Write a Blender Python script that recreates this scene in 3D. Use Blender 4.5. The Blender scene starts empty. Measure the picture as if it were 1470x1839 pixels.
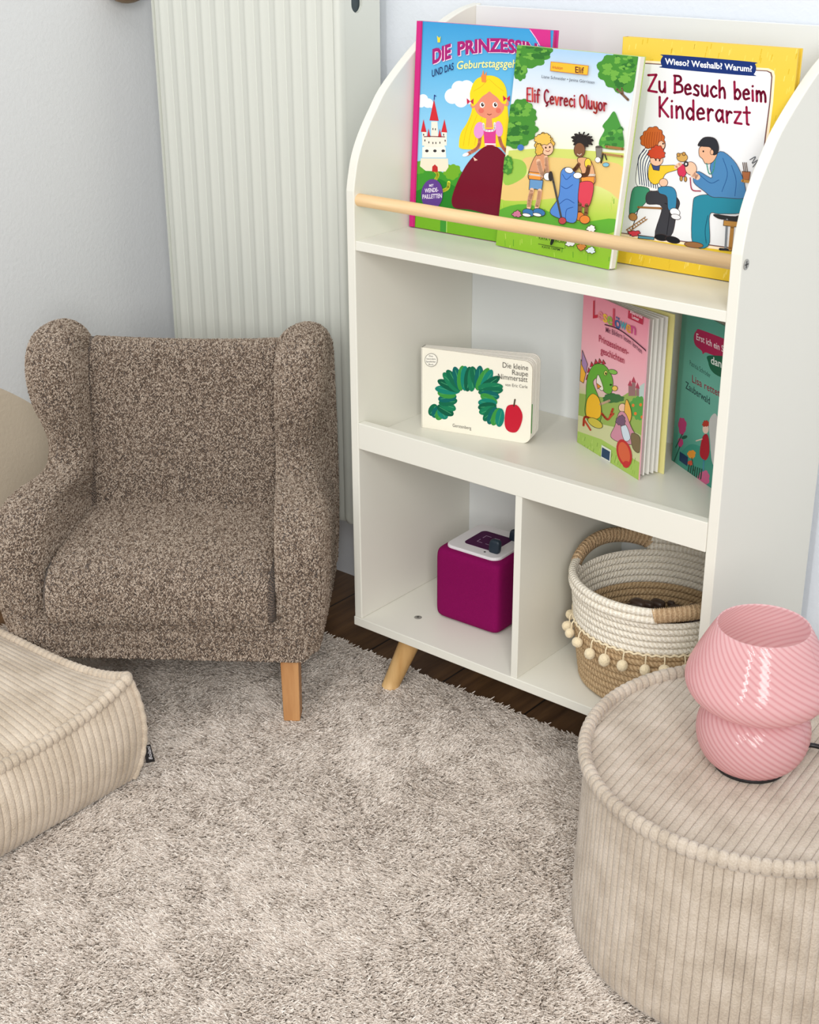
import bpy, bmesh, math, random
import numpy as np
from mathutils import Vector, Matrix, Euler
from mathutils.geometry import tessellate_polygon

random.seed(7)
rng = np.random.default_rng(7)
PI = math.pi
S = bpy.context.scene
COL = S.collection
Z0 = 0.12                                   # heights below are measured from the underside of the bookshelf, 12 cm above the floor

# ------------------------------------------------------------------ camera, world, lights, exposure
cam_d = bpy.data.cameras.new('camera')
cam = bpy.data.objects.new('camera', cam_d)
COL.objects.link(cam)
cam_d.sensor_fit = 'HORIZONTAL'
cam_d.sensor_width = 36.0
cam_d.lens = 36.0 * 2611.86 / 1470.0
cam_d.clip_start = 0.05
cam.matrix_world = (Matrix.Translation((1.3399, -1.4946, 1.0662 + Z0)) @ Matrix.Rotation(0.6883, 4, 'Z')
                    @ Matrix.Rotation(PI / 2 - 0.4118, 4, 'X') @ Matrix.Rotation(-0.0043, 4, 'Z'))
S.camera = cam

world = bpy.data.worlds.new('world')
S.world = world
world.use_nodes = True
bg = world.node_tree.nodes['Background']
bg.inputs[0].default_value = (0.92, 0.96, 1.0, 1)
bg.inputs[1].default_value = 0.60


def area_light(name, loc, target, sx, sy, power, col):
    d = bpy.data.lights.new(name, 'AREA')
    d.shape = 'RECTANGLE'
    d.size, d.size_y = sx, sy
    d.energy = power
    d.color = col
    o = bpy.data.objects.new(name, d)
    COL.objects.link(o)
    o.location = loc
    o.rotation_euler = (Vector(target) - Vector(loc)).to_track_quat('-Z', 'Y').to_euler()
    return o


area_light('window_light', (2.2, -2.3, 1.75), (0.3, 0.1, 0.45), 0.7, 1.7, 56, (1.0, 0.985, 0.955))
area_light('narrow_window_light', (0.9, -2.75, 1.7), (0.3, 0.1, 0.45), 0.2, 1.7, 20, (1.0, 0.985, 0.955))
area_light('room_light', (0.5, -1.0, 2.7), (0.3, -0.3, 0.0), 1.5, 1.5, 14, (1.0, 0.98, 0.94))
S.view_settings.view_transform = 'Standard'
S.view_settings.look = 'None'
S.view_settings.exposure = -0.08
S.view_settings.gamma = 1.0
S.view_settings.use_curve_mapping = False


# ------------------------------------------------------------------ materials
def lin(c):
    c = c / 255.0
    return c / 12.92 if c <= 0.04045 else ((c + 0.055) / 1.055) ** 2.4


def rgb(r, g, b):
    return (lin(r), lin(g), lin(b), 1.0)


class NT:
    """small node helper"""
    def __init__(self, name):
        self.m = bpy.data.materials.new(name)
        self.m.use_nodes = True
        self.t = self.m.node_tree
        self.b = self.t.nodes['Principled BSDF']
        self.out = self.t.nodes['Material Output']

    def n(self, kind, **kw):
        nd = self.t.nodes.new(kind)
        for k, v in kw.items():
            if k.startswith('i_'):
                nd.inputs[k[2:].replace('_', ' ')].default_value = v
            else:
                setattr(nd, k, v)
        return nd

    def l(self, a, b):
        self.t.links.new(a, b)

    def val(self, x, sock):
        if hasattr(x, 'is_linked') or hasattr(x, 'links'):
            self.l(x, sock)
        else:
            sock.default_value = x

    def math(self, op, a, b=0.0, c=0.0):
        nd = self.t.nodes.new('ShaderNodeMath')
        nd.operation = op
        self.val(a, nd.inputs[0])
        self.val(b, nd.inputs[1])
        self.val(c, nd.inputs[2])
        return nd.outputs[0]

    def mix(self, f, a, b):
        nd = self.t.nodes.new('ShaderNodeMix')
        nd.data_type = 'RGBA'
        self.val(f, nd.inputs[0])
        self.val(a, nd.inputs[6])
        self.val(b, nd.inputs[7])
        return nd.outputs[2]

    def noise(self, scale, detail=3.0, vec=None, rough=0.5):
        nd = self.n('ShaderNodeTexNoise')
        nd.inputs['Scale'].default_value = scale
        nd.inputs['Detail'].default_value = detail
        nd.inputs['Roughness'].default_value = rough
        if vec is not None:
            self.l(vec, nd.inputs['Vector'])
        return nd.outputs['Fac']

    def objco(self):
        return self.n('ShaderNodeTexCoord').outputs['Object']

    def sep(self, v):
        nd = self.n('ShaderNodeSeparateXYZ')
        self.l(v, nd.inputs[0])
        return nd.outputs

    def ramp(self, f, stops):
        nd = self.n('ShaderNodeValToRGB')
        e = nd.color_ramp.elements
        while len(e) < len(stops):
            e.new(0.5)
        for i, (p, c) in enumerate(stops):
            e[i].position = p
            e[i].color = c
        self.l(f, nd.inputs[0])
        return nd.outputs[0]

    def bump(self, h, dist, strength=1.0):
        nd = self.n('ShaderNodeBump')
        nd.inputs['Strength'].default_value = strength
        nd.inputs['Distance'].default_value = dist
        self.l(h, nd.inputs['Height'])
        self.l(nd.outputs[0], self.b.inputs['Normal'])

    def set(self, **kw):
        for k, v in kw.items():
            self.val(v, self.b.inputs[k.replace('_', ' ')])
        return self


def plain(name, c, rough=0.5, spec=0.5, vary=0.0, scale=30.0, bump=0.0, metal=0.0, coat=0.0, sheen=0.0):
    t = NT(name)
    if vary or bump:
        f = t.noise(scale, 3.0, t.objco())
        if vary:
            lo = tuple(x * (1 - vary) for x in c[:3]) + (1,)
            hi = tuple(min(1, x * (1 + vary)) for x in c[:3]) + (1,)
            t.l(t.mix(f, lo, hi), t.b.inputs['Base Color'])
        else:
            t.b.inputs['Base Color'].default_value = c
        if bump:
            t.bump(f, bump)
    else:
        t.b.inputs['Base Color'].default_value = c
    t.set(Roughness=rough, Metallic=metal, Coat_Weight=coat, Sheen_Weight=sheen)
    t.b.inputs['Specular IOR Level'].default_value = spec
    return t.m


M = {}
M['white'] = plain('white_lacquer', rgb(230, 228, 217), 0.35, 0.45)
M['white_edge'] = M['white']
M['radiator'] = plain('radiator_enamel', rgb(218, 220, 211), 0.38, 0.4)
M['hole'] = plain('radiator_inside', rgb(120, 132, 138), 0.5)
M['screw'] = plain('screw_steel', rgb(168, 166, 160), 0.4, 0.5, metal=0.6)
M['screw_dark'] = plain('screw_recess', rgb(60, 58, 54), 0.5)
M['black'] = plain('black_plastic', rgb(22, 21, 24), 0.45)
M['paper'] = plain('paper', rgb(236, 233, 226), 0.75, 0.3, vary=0.03, scale=60)
M['navy_plastic'] = plain('dark_teal_rubber', rgb(24, 40, 54), 0.5)
M['purple_dark'] = plain('dark_purple_cloth', rgb(66, 12, 62), 0.8, 0.3)
M['plate'] = plain('white_plastic', rgb(225, 221, 224), 0.35)
M['purple'] = plain('purple_cloth', rgb(128, 4, 80), 0.85, 0.15, vary=0.05, scale=900, bump=0.0004)
M['pompom'] = plain('cotton_pompom', rgb(236, 219, 184), 0.95, 0.1, vary=0.05, scale=300, bump=0.002, sheen=0.3)


def wood(name, c1, c2, axis, scale=1.0, rough=0.5):
    t = NT(name)
    mp = t.n('ShaderNodeMapping')
    st = [26.0 * scale] * 3
    st[axis] = 2.2 * scale
    mp.inputs['Scale'].default_value = st
    t.l(t.objco(), mp.inputs['Vector'])
    a = t.noise(1.6, 4.0, mp.outputs[0])
    b = t.noise(7.0, 2.0, mp.outputs[0])
    f = t.math('ADD', t.math('MULTIPLY', a, 0.75), t.math('MULTIPLY', b, 0.25))
    t.l(t.ramp(f, [(0.3, c1), (0.68, c2)]), t.b.inputs['Base Color'])
    t.set(Roughness=rough)
    t.bump(b, 0.0004)
    return t.m


M['beech'] = wood('pale_beech', rgb(216, 176, 124), rgb(240, 208, 160), 0)
M['beech_leg'] = wood('pine_leg', rgb(198, 152, 92), rgb(230, 192, 134), 2)
M['oak_leg'] = wood('warm_oak', rgb(172, 116, 68), rgb(212, 160, 106), 2)


def floor_mat():
    t = NT('dark_wood_floor')
    x, y, z = t.sep(t.objco())
    px = t.math('DIVIDE', t.math('ADD', x, 0.0715), 0.159)
    idx = t.math('FLOOR', px)
    fr = t.math('FRACT', px)
    gap = t.math('LESS_THAN', fr, 0.02)
    mp = t.n('ShaderNodeMapping')
    mp.inputs['Scale'].default_value = (40, 3, 1)
    t.l(t.objco(), mp.inputs['Vector'])
    off = t.n('ShaderNodeCombineXYZ')
    t.l(t.math('MULTIPLY', idx, 3.7), off.inputs[1])
    ad = t.n('ShaderNodeVectorMath', operation='ADD')
    t.l(mp.outputs[0], ad.inputs[0])
    t.l(off.outputs[0], ad.inputs[1])
    g = t.noise(1.2, 5.0, ad.outputs[0], 0.6)
    c = t.ramp(g, [(0.3, rgb(78, 54, 33)), (0.55, rgb(112, 82, 54)), (0.75, rgb(138, 104, 70))])
    t.l(t.mix(gap, c, rgb(24, 15, 9)), t.b.inputs['Base Color'])
    t.set(Roughness=0.42)
    t.bump(t.math('SUBTRACT', g, gap), 0.001)
    return t.m


def wall_mat(name, base, circle=None):
    t = NT(name)
    oc = t.objco()
    if circle:
        x, y, z = t.sep(oc)
        cy, cz, r, col = circle
        dy = t.math('SUBTRACT', y, cy)
        dz = t.math('SUBTRACT', z, cz)
        d = t.math('SQRT', t.math('ADD', t.math('MULTIPLY', dy, dy), t.math('MULTIPLY', dz, dz)))
        t.l(t.mix(t.math('LESS_THAN', d, r), base, col), t.b.inputs['Base Color'])
    else:
        t.b.inputs['Base Color'].default_value = base
    t.set(Roughness=0.85)
    t.bump(t.noise(140, 4.0, oc), 0.0006)
    return t.m


def boucle():
    """woven herringbone boucle: zig-zag rows in the cloth's own uv, metres"""
    t = NT('herringbone_boucle')
    uv = t.n('ShaderNodeUVMap', uv_map='UVMap').outputs[0]
    nz = t.n('ShaderNodeTexNoise')
    nz.inputs['Scale'].default_value = 260.0
    nz.inputs['Detail'].default_value = 3.0
    t.l(uv, nz.inputs['Vector'])
    sc = t.n('ShaderNodeVectorMath', operation='MULTIPLY_ADD')
    t.l(nz.outputs['Color'], sc.inputs[0])
    sc.inputs[1].default_value = (0.0052, 0.0052, 0.0)
    t.l(uv, sc.inputs[2])
    u, v, _ = t.sep(sc.outputs[0])
    tri = t.math('ABSOLUTE', t.math('SUBTRACT', t.math('FRACT', t.math('DIVIDE', u, 0.0108)), 0.5))
    ph = t.math('ADD', t.math('DIVIDE', v, 0.0047), t.math('MULTIPLY', tri, 3.2))
    s = t.math('MULTIPLY_ADD', t.math('SINE', t.math('MULTIPLY', ph, 2 * PI)), 0.5, 0.5)
    vo = t.n('ShaderNodeTexNoise')
    vo.inputs['Scale'].default_value = 400.0
    vo.inputs['Detail'].default_value = 3.0
    vo.inputs['Roughness'].default_value = 0.7
    t.l(uv, vo.inputs['Vector'])
    f = t.math('ADD', t.math('MULTIPLY', s, 0.42), t.math('MULTIPLY', vo.outputs['Fac'], 0.75))
    big = t.noise(14, 2.0, t.objco())
    f2 = t.math('ADD', f, t.math('MULTIPLY', t.math('SUBTRACT', big, 0.5), 0.14))
    c = t.ramp(f2, [(0.40, rgb(52, 40, 32)), (0.52, rgb(98, 80, 66)), (0.64, rgb(142, 122, 106))])
    t.l(c, t.b.inputs['Base Color'])
    t.set(Roughness=0.95, Sheen_Weight=0.25)
    t.b.inputs['Specular IOR Level'].default_value = 0.1
    t.bump(f, 0.0045, 0.9)
    return t.m


M['boucle'] = boucle()
def cord_mat(name, c1, c2, c3):
    t = NT(name)
    oc = t.objco()
    a = t.noise(24, 2.0, oc)
    b = t.noise(420, 3.0, oc)
    f = t.math('ADD', t.math('MULTIPLY', a, 0.6), t.math('MULTIPLY', b, 0.4))
    t.l(t.ramp(f, [(0.36, c1), (0.5, c2), (0.66, c3)]), t.b.inputs['Base Color'])
    t.set(Roughness=0.9, Sheen_Weight=0.35)
    t.b.inputs['Specular IOR Level'].default_value = 0.15
    t.bump(b, 0.0012)
    return t.m


M['cord'] = cord_mat('greige_corduroy', rgb(174, 159, 142), rgb(191, 177, 160), rgb(206, 193, 178))
M['cord_lighter'] = cord_mat('lighter_corduroy', rgb(187, 170, 149), rgb(204, 188, 168), rgb(218, 203, 184))  # same corduroy with a slightly lighter, yellower base colour, for the square cushion


def rope_mat(name, c1, c2):
    t = NT(name)
    uv = t.n('ShaderNodeUVMap', uv_map='UVMap').outputs[0]
    u, v, _ = t.sep(uv)
    w = t.math('SINE', t.math('MULTIPLY', t.math('ADD', t.math('MULTIPLY', u, 2 * PI / 0.0062), t.math('MULTIPLY', v, 900.0)), 1.0))
    n = t.noise(380, 3.0, t.objco())
    f = t.math('ADD', t.math('MULTIPLY', w, 0.16), n)
    t.l(t.ramp(f, [(0.35, c1), (0.65, c2)]), t.b.inputs['Base Color'])
    t.set(Roughness=0.9)
    t.bump(f, 0.0022)
    return t.m


M['rope_white'] = rope_mat('cream_cotton_rope', rgb(228, 218, 199), rgb(247, 240, 226))
M['rope_jute'] = rope_mat('jute_rope', rgb(172, 142, 104), rgb(208, 180, 140))
M['jute_wrap'] = rope_mat('jute_wrapping', rgb(178, 146, 110), rgb(212, 182, 144))


def glass_pink():
    t = NT('swirled_pink_glass')
    uv = t.n('ShaderNodeUVMap', uv_map='UVMap').outputs[0]
    u, v, _ = t.sep(uv)
    s = t.math('MULTIPLY_ADD', t.math('COSINE', t.math('MULTIPLY', u, 2 * PI)), 0.5, 0.5)
    s = t.math('POWER', s, 2.2)
    c = t.mix(s, rgb(251, 219, 220), rgb(234, 181, 185))
    t.l(c, t.b.inputs['Base Color'])
    t.set(Roughness=0.06, Coat_Weight=0.5, Coat_Roughness=0.03)
    tr = t.n('ShaderNodeBsdfTranslucent')
    t.l(t.mix(0.55, c, rgb(255, 240, 240)), tr.inputs['Color'])
    mx = t.n('ShaderNodeMixShader')
    mx.inputs[0].default_value = 0.62
    t.l(t.b.outputs[0], mx.inputs[1])
    t.l(tr.outputs[0], mx.inputs[2])
    t.l(mx.outputs[0], t.out.inputs['Surface'])
    return t.m


M['glass'] = glass_pink()


def print_mat(name, rough, coat=0.0):
    t = NT(name)
    a = t.n('ShaderNodeVertexColor', layer_name='Col')
    t.l(a.outputs['Color'], t.b.inputs['Base Color'])
    t.set(Roughness=rough, Coat_Weight=coat, Coat_Roughness=0.1)
    t.b.inputs['Specular IOR Level'].default_value = 0.22
    return t.m


M['print'] = print_mat('printed_cover', 0.3, 0.0)


def hair_mat():
    t = NT('rug_pile')
    h = t.n('ShaderNodeHairInfo')
    c = t.ramp(h.outputs['Random'], [(0.0, rgb(218, 206, 195)), (0.5, rgb(235, 224, 213)), (1.0, rgb(247, 239, 230))])
    t.l(c, t.b.inputs['Base Color'])
    t.set(Roughness=0.85)
    t.b.inputs['Specular IOR Level'].default_value = 0.15
    return t.m


M['pile'] = hair_mat()


def yarn_mat():
    t = NT('boucle_yarn')
    h = t.n('ShaderNodeHairInfo')
    c = t.ramp(h.outputs['Random'], [(0.0, rgb(92, 76, 64)), (0.3, rgb(138, 120, 105)), (0.6, rgb(172, 155, 139)), (1.0, rgb(202, 187, 171))])
    t.l(c, t.b.inputs['Base Color'])
    t.set(Roughness=0.9)
    t.b.inputs['Specular IOR Level'].default_value = 0.1
    return t.m


M['yarn'] = yarn_mat()
M['rug_base'] = plain('rug_backing', rgb(172, 160, 148), 0.95, 0.1)


# ------------------------------------------------------------------ object helpers
def thing(name, label, cat, loc=(0, 0, 0), rotz=0.0, group=None):
    o = bpy.data.objects.new(name, None)
    COL.objects.link(o)
    o.empty_display_size = 0.05
    o.location = loc
    o.rotation_euler = (0, 0, rotz)
    tag(o, label, cat, group)
    return o


def tag(o, label=None, cat=None, group=None, kind=None):
    if label:
        o['label'] = label
    if cat:
        o['category'] = cat
    if group:
        o['group'] = group
    if kind:
        o['kind'] = kind
    return o


def basis(o):
    m = Matrix.Translation(o.location) @ Matrix.Rotation(o.rotation_euler[2], 4, 'Z')
    return basis(o.parent) @ m if o.parent else m


def mesh(name, V, F, mat, parent=None, local=False, smooth=False, uv=None, cols=None, mats=None, mi=None, bevel=0.0, seg=2):
    """one mesh object; V in world axes with heights from the shelf's underside unless local=True"""
    V = np.asarray(V, float).reshape(-1, 3)
    if not local:
        V = V + np.array([0, 0, Z0])
        if parent is not None:
            I = np.array(basis(parent).inverted())
            V = V @ I[:3, :3].T + I[:3, 3]
    me = bpy.data.meshes.new(name)
    me.from_pydata(V.tolist(), [], [list(map(int, f)) for f in F])
    for m_ in (mats or [mat]):
        me.materials.append(m_)
    if mi is not None:
        me.polygons.foreach_set('material_index', np.asarray(mi, dtype=np.int32))
    if smooth:
        me.polygons.foreach_set('use_smooth', np.ones(len(me.polygons), dtype=bool))
    if uv is not None:
        l = me.uv_layers.new(name='UVMap')
        vi = np.empty(len(me.loops), dtype=np.int32)
        me.loops.foreach_get('vertex_index', vi)
        l.data.foreach_set('uv', np.asarray(uv, float)[vi].astype(np.float32).ravel())
    if cols is not None:
        a = me.color_attributes.new('Col', 'FLOAT_COLOR', 'POINT')
        a.data.foreach_set('color', np.asarray(cols, np.float32).ravel())
    me.update()
    o = bpy.data.objects.new(name, me)
    COL.objects.link(o)
    if parent is not None:
        o.parent = parent
    if bevel:
        b = o.modifiers.new('bevel', 'BEVEL')
        b.width = bevel
        b.segments = seg
        b.limit_method = 'ANGLE'
        b.angle_limit = math.radians(40)
    return o


def box(x0, x1, y0, y1, z0, z1):
    V = [(x, y, z) for z in (z0, z1) for (x, y) in ((x0, y0), (x1, y0), (x1, y1), (x0, y1))]
    F = [(3, 2, 1, 0), (4, 5, 6, 7), (0, 1, 5, 4), (1, 2, 6, 5), (2, 3, 7, 6), (3, 0, 4, 7)]
    return V, F


def grid(P, wrap_u=False, wrap_v=False):
    """faces for points P[nu][nv]"""
    P = np.asarray(P, float)
    nu, nv = P.shape[:2]
    F = []
    for i in range(nu if wrap_u else nu - 1):
        for j in range(nv if wrap_v else nv - 1):
            a, b = i, (i + 1) % nu
            c, d = j, (j + 1) % nv
            F.append((a * nv + c, b * nv + c, b * nv + d, a * nv + d))
    return P.reshape(-1, 3), F


def join(*parts):
    V, F = [], []
    for v, f in parts:
        n = len(V)
        V += [tuple(p) for p in v]
        F += [tuple(i + n for i in q) for q in f]
    return V, F


def lathe(prof, n, cx=0, cy=0):
    prof = np.asarray(prof, float)
    th = np.linspace(0, 2 * PI, n, endpoint=False)
    P = np.stack([cx + prof[:, None, 0] * np.cos(th), cy + prof[:, None, 0] * np.sin(th), np.repeat(prof[:, 1:2], n, 1)], -1)
    return grid(P, wrap_v=True)


def smooth_path(pts, n, closed=False):
    """Catmull-Rom through pts"""
    p = np.asarray(pts, float)
    k = len(p)
    if closed:
        q = np.vstack([p[-1], p, p[0], p[1]])
        segs = k
    else:
        q = np.vstack([2 * p[0] - p[1], p, 2 * p[-1] - p[-2]])
        segs = k - 1
    ts = np.linspace(0, segs, n, endpoint=not closed)
    out = []
    for t in ts:
        i = min(int(t), segs - 1)
        f = t - i
        a, b, c, d = q[i], q[i + 1], q[i + 2], q[i + 3]
        out.append(0.5 * (2 * b + (c - a) * f + (2 * a - 5 * b + 4 * c - d) * f * f + (3 * b - a - 3 * c + d) * f ** 3))
    return np.array(out)


def frames(path, up=(0, 0, 1)):
    p = np.asarray(path, float)
    t = np.gradient(p, axis=0)
    t /= np.linalg.norm(t, axis=1)[:, None] + 1e-12
    u = np.asarray(up, float)
    n = np.cross(t, u)
    bad = np.linalg.norm(n, axis=1) < 1e-3
    n[bad] = np.cross(t[bad], (1, 0.3, 0))
    n /= np.linalg.norm(n, axis=1)[:, None]
    b = np.cross(n, t)
    return t, n, b


def tube(path, r, n=12, caps=True, up=(0, 0, 1), ry=None, closed=False):
    p = np.asarray(path, float)
    t, nn, b = frames(p, up)
    r = np.broadcast_to(np.asarray(r, float), (len(p),))
    r2 = r if ry is None else np.broadcast_to(np.asarray(ry, float), (len(p),))
    th = np.linspace(0, 2 * PI, n, endpoint=False)
    P = p[:, None, :] + r[:, None, None] * np.cos(th)[None, :, None] * nn[:, None, :] + r2[:, None, None] * np.sin(th)[None, :, None] * b[:, None, :]
    V, F = grid(P, wrap_u=closed, wrap_v=True)
    if caps and not closed:
        F = F + [tuple(range(n))[::-1], tuple((len(p) - 1) * n + i for i in range(n))]
    return V, F


def prism(poly, axis, a, b):
    """extrude a 2D outline along an axis; poly in the two remaining axes, in order"""
    n = len(poly)
    V = []
    for q in (a, b):
        for (u, v) in poly:
            c = [u, v]
            c.insert(axis, q)
            V.append(tuple(c))
    F = [tuple(range(n)), tuple(range(2 * n - 1, n - 1, -1))]
    F += [(i, i + n, (i + 1) % n + n, (i + 1) % n) for i in range(n)]
    return V, F


def rounded_rect(w, h, r, n=6):
    pts = []
    for cx, cy, a in ((w / 2 - r, h / 2 - r, 0), (-w / 2 + r, h / 2 - r, 90), (-w / 2 + r, -h / 2 + r, 180), (w / 2 - r, -h / 2 + r, 270)):
        for k in range(n + 1):
            t = math.radians(a + 90 * k / n)
            pts.append((cx + r * math.cos(t), cy + r * math.sin(t)))
    return pts


def superbox(cx, cy, cz, hx, hy, hz, e=0.25, n=24, f=None):
    """soft cushion-like box (superellipsoid)"""
    th = np.linspace(-PI / 2, PI / 2, n)
    ph = np.linspace(0, 2 * PI, 2 * n, endpoint=False)
    sg = lambda a, p: np.sign(a) * np.abs(a) ** p
    T, H = np.meshgrid(th, ph, indexing='ij')
    P = np.stack([cx + hx * sg(np.cos(T), e) * sg(np.cos(H), e), cy + hy * sg(np.cos(T), e) * sg(np.sin(H), e), cz + hz * sg(np.sin(T), e)], -1)
    return grid(P, wrap_v=True)


# ------------------------------------------------------------------ setting: floor and walls
def structure(name, V, F, mat, **kw):
    o = mesh(name, V, F, mat, **kw)
    o['kind'] = 'structure'
    return o


structure('floor', *box(-0.75, 2.2, -1.9, 0.36, -0.18, -0.12), floor_mat())
structure('wall_back', *box(-0.75, 2.2, 0.31, 0.36, -0.12, 2.1), wall_mat('wall_paint_back', rgb(226, 231, 238)))
structure('wall_left', *box(-0.75, -0.70, -1.9, 0.31, -0.12, 2.1),
          wall_mat('wall_paint_left', rgb(222, 223, 223), (-0.42, -0.20 + Z0, 0.56, rgb(210, 195, 173))))


# ------------------------------------------------------------------ radiator
def build_radiator():
    x0, x1, yf, yb, zb, zt = -0.592, -0.176, 0.19, 0.283, 0.053, 1.0
    t = thing('radiator', 'tall cream ribbed radiator panel on the wall behind the armchair', 'radiator', ((x0 + x1) / 2, yb, Z0 + zb))
    # front: pressed vertical ribs
    xs, ys = [], []
    n = 12
    pitch = (x1 - x0 - 0.022) / n
    prof = [(0.0, 0.0011), (0.025, 0.0), (0.05, -0.0002), (0.25, -0.0003), (0.36, -0.0012), (0.45, -0.0027), (0.52, -0.0033), (0.59, -0.0027), (0.68, -0.0012), (0.79, -0.0003), (0.95, -0.0002), (0.975, 0.0)]
    for k in range(n):
        for u, d in prof:
            xs.append(x0 + 0.006 + (k + u) * pitch)
            ys.append(yf + 0.002 + d)
    xs += [x1 - 0.0155, x1 - 0.0145, x1 - 0.012, x1 - 0.007, x1 - 0.002, x1, x1]
    ys += [yf + 0.002, yf + 0.003, yf - 0.001, yf - 0.0025, yf - 0.001, yf + 0.003, yf + 0.012]
    xs = [x0, x0, x0 + 0.003, x0 + 0.0034, x0 + 0.0048] + xs
    ys = [yf + 0.012, yf + 0.001, yf + 0.0, yf + 0.008, yf + 0.008] + ys
    P = [[(x, y, z) for z in (zb, zb + 0.012, zt)] for x, y in zip(xs, ys)]
    P = np.array(P)
    P[:, 0, 1] += 0.006
    V, F = grid(P)
    o = mesh('ribbed_front', V, [f[::-1] for f in F], M['radiator'], t, smooth=True)
    m = o.modifiers.new('edge', 'EDGE_SPLIT')
    m.split_angle = math.radians(50)
    mesh('panel_body', *box(x0 + 0.003, x1 - 0.003, yf + 0.009, yf + 0.03, zb + 0.004, zt), M['radiator'], t)
    mesh('rear_panel', *box(x0 + 0.003, x1 - 0.003, yb - 0.012, yb, zb + 0.012, zt), M['radiator'], t, bevel=0.004)
    # side cover with a stadium slot
    yc, zc0, zc1, r = yf + 0.0405, 0.878 + 0.014, 0.945, 0.0125
    a = np.linspace(PI, 2 * PI, 13)
    inner = [(yc + r * math.cos(q), zc0 + r * math.sin(q)) for q in a] + [(yc + r * math.cos(q), zc1 + r * math.sin(q)) for q in np.linspace(0, PI, 13)]
    y0, y1, z0, z1 = yf + 0.012, yb, zb + 0.02, zt
    outer = []
    for (yy, zz) in inner:
        if zz <= zc0:
            outer.append((y0 + (yy - yc + r) / (2 * r) * (y1 - y0), z0))
        else:
            outer.append((y0 + (yy - yc + r) / (2 * r) * (y1 - y0), z1))
    n = len(inner)
    V = [(x1 - 0.0005, *p) for p in outer] + [(x1 - 0.0005, *p) for p in inner] + [(x1 - 0.006, *p) for p in inner]
    F = [(i, (i + 1) % n, n + (i + 1) % n, n + i) for i in range(n)] + [(n + i, n + (i + 1) % n, 2 * n + (i + 1) % n, 2 * n + i) for i in range(n)]
    mesh('side_cover', V, F, M['radiator'], t)
    mesh('side_lining', *box(x1 - 0.03, x1 - 0.026, yf + 0.012, yb - 0.013, zb + 0.02, zt), M['hole'], t)
    return t


build_radiator()

k = superbox(0, 0, 0, 0.03, 0.042, 0.03, 1.0, 12)
o = mesh('brown_wall_shape', [(-0.672 + p[0], 0.21 + p[1], 0.902 + p[2]) for p in k[0]], k[1], wood('streaked_brown', rgb(120, 96, 66), rgb(150, 122, 88), 2), smooth=True)  # rounded stand-in for a brown shape on the wall that is not identified
tag(o, 'unidentified brown rounded shape at the top edge left of the radiator', 'wall knob')

# ------------------------------------------------------------------ bookshelf
W, D, T = 0.60, 0.285, 0.0144
Z1, Z2B, Z2T, ZL0, ZL1, ZT = 0.5905, 0.2965, 0.3105, 0.2960, 0.3362, 0.900


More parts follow.
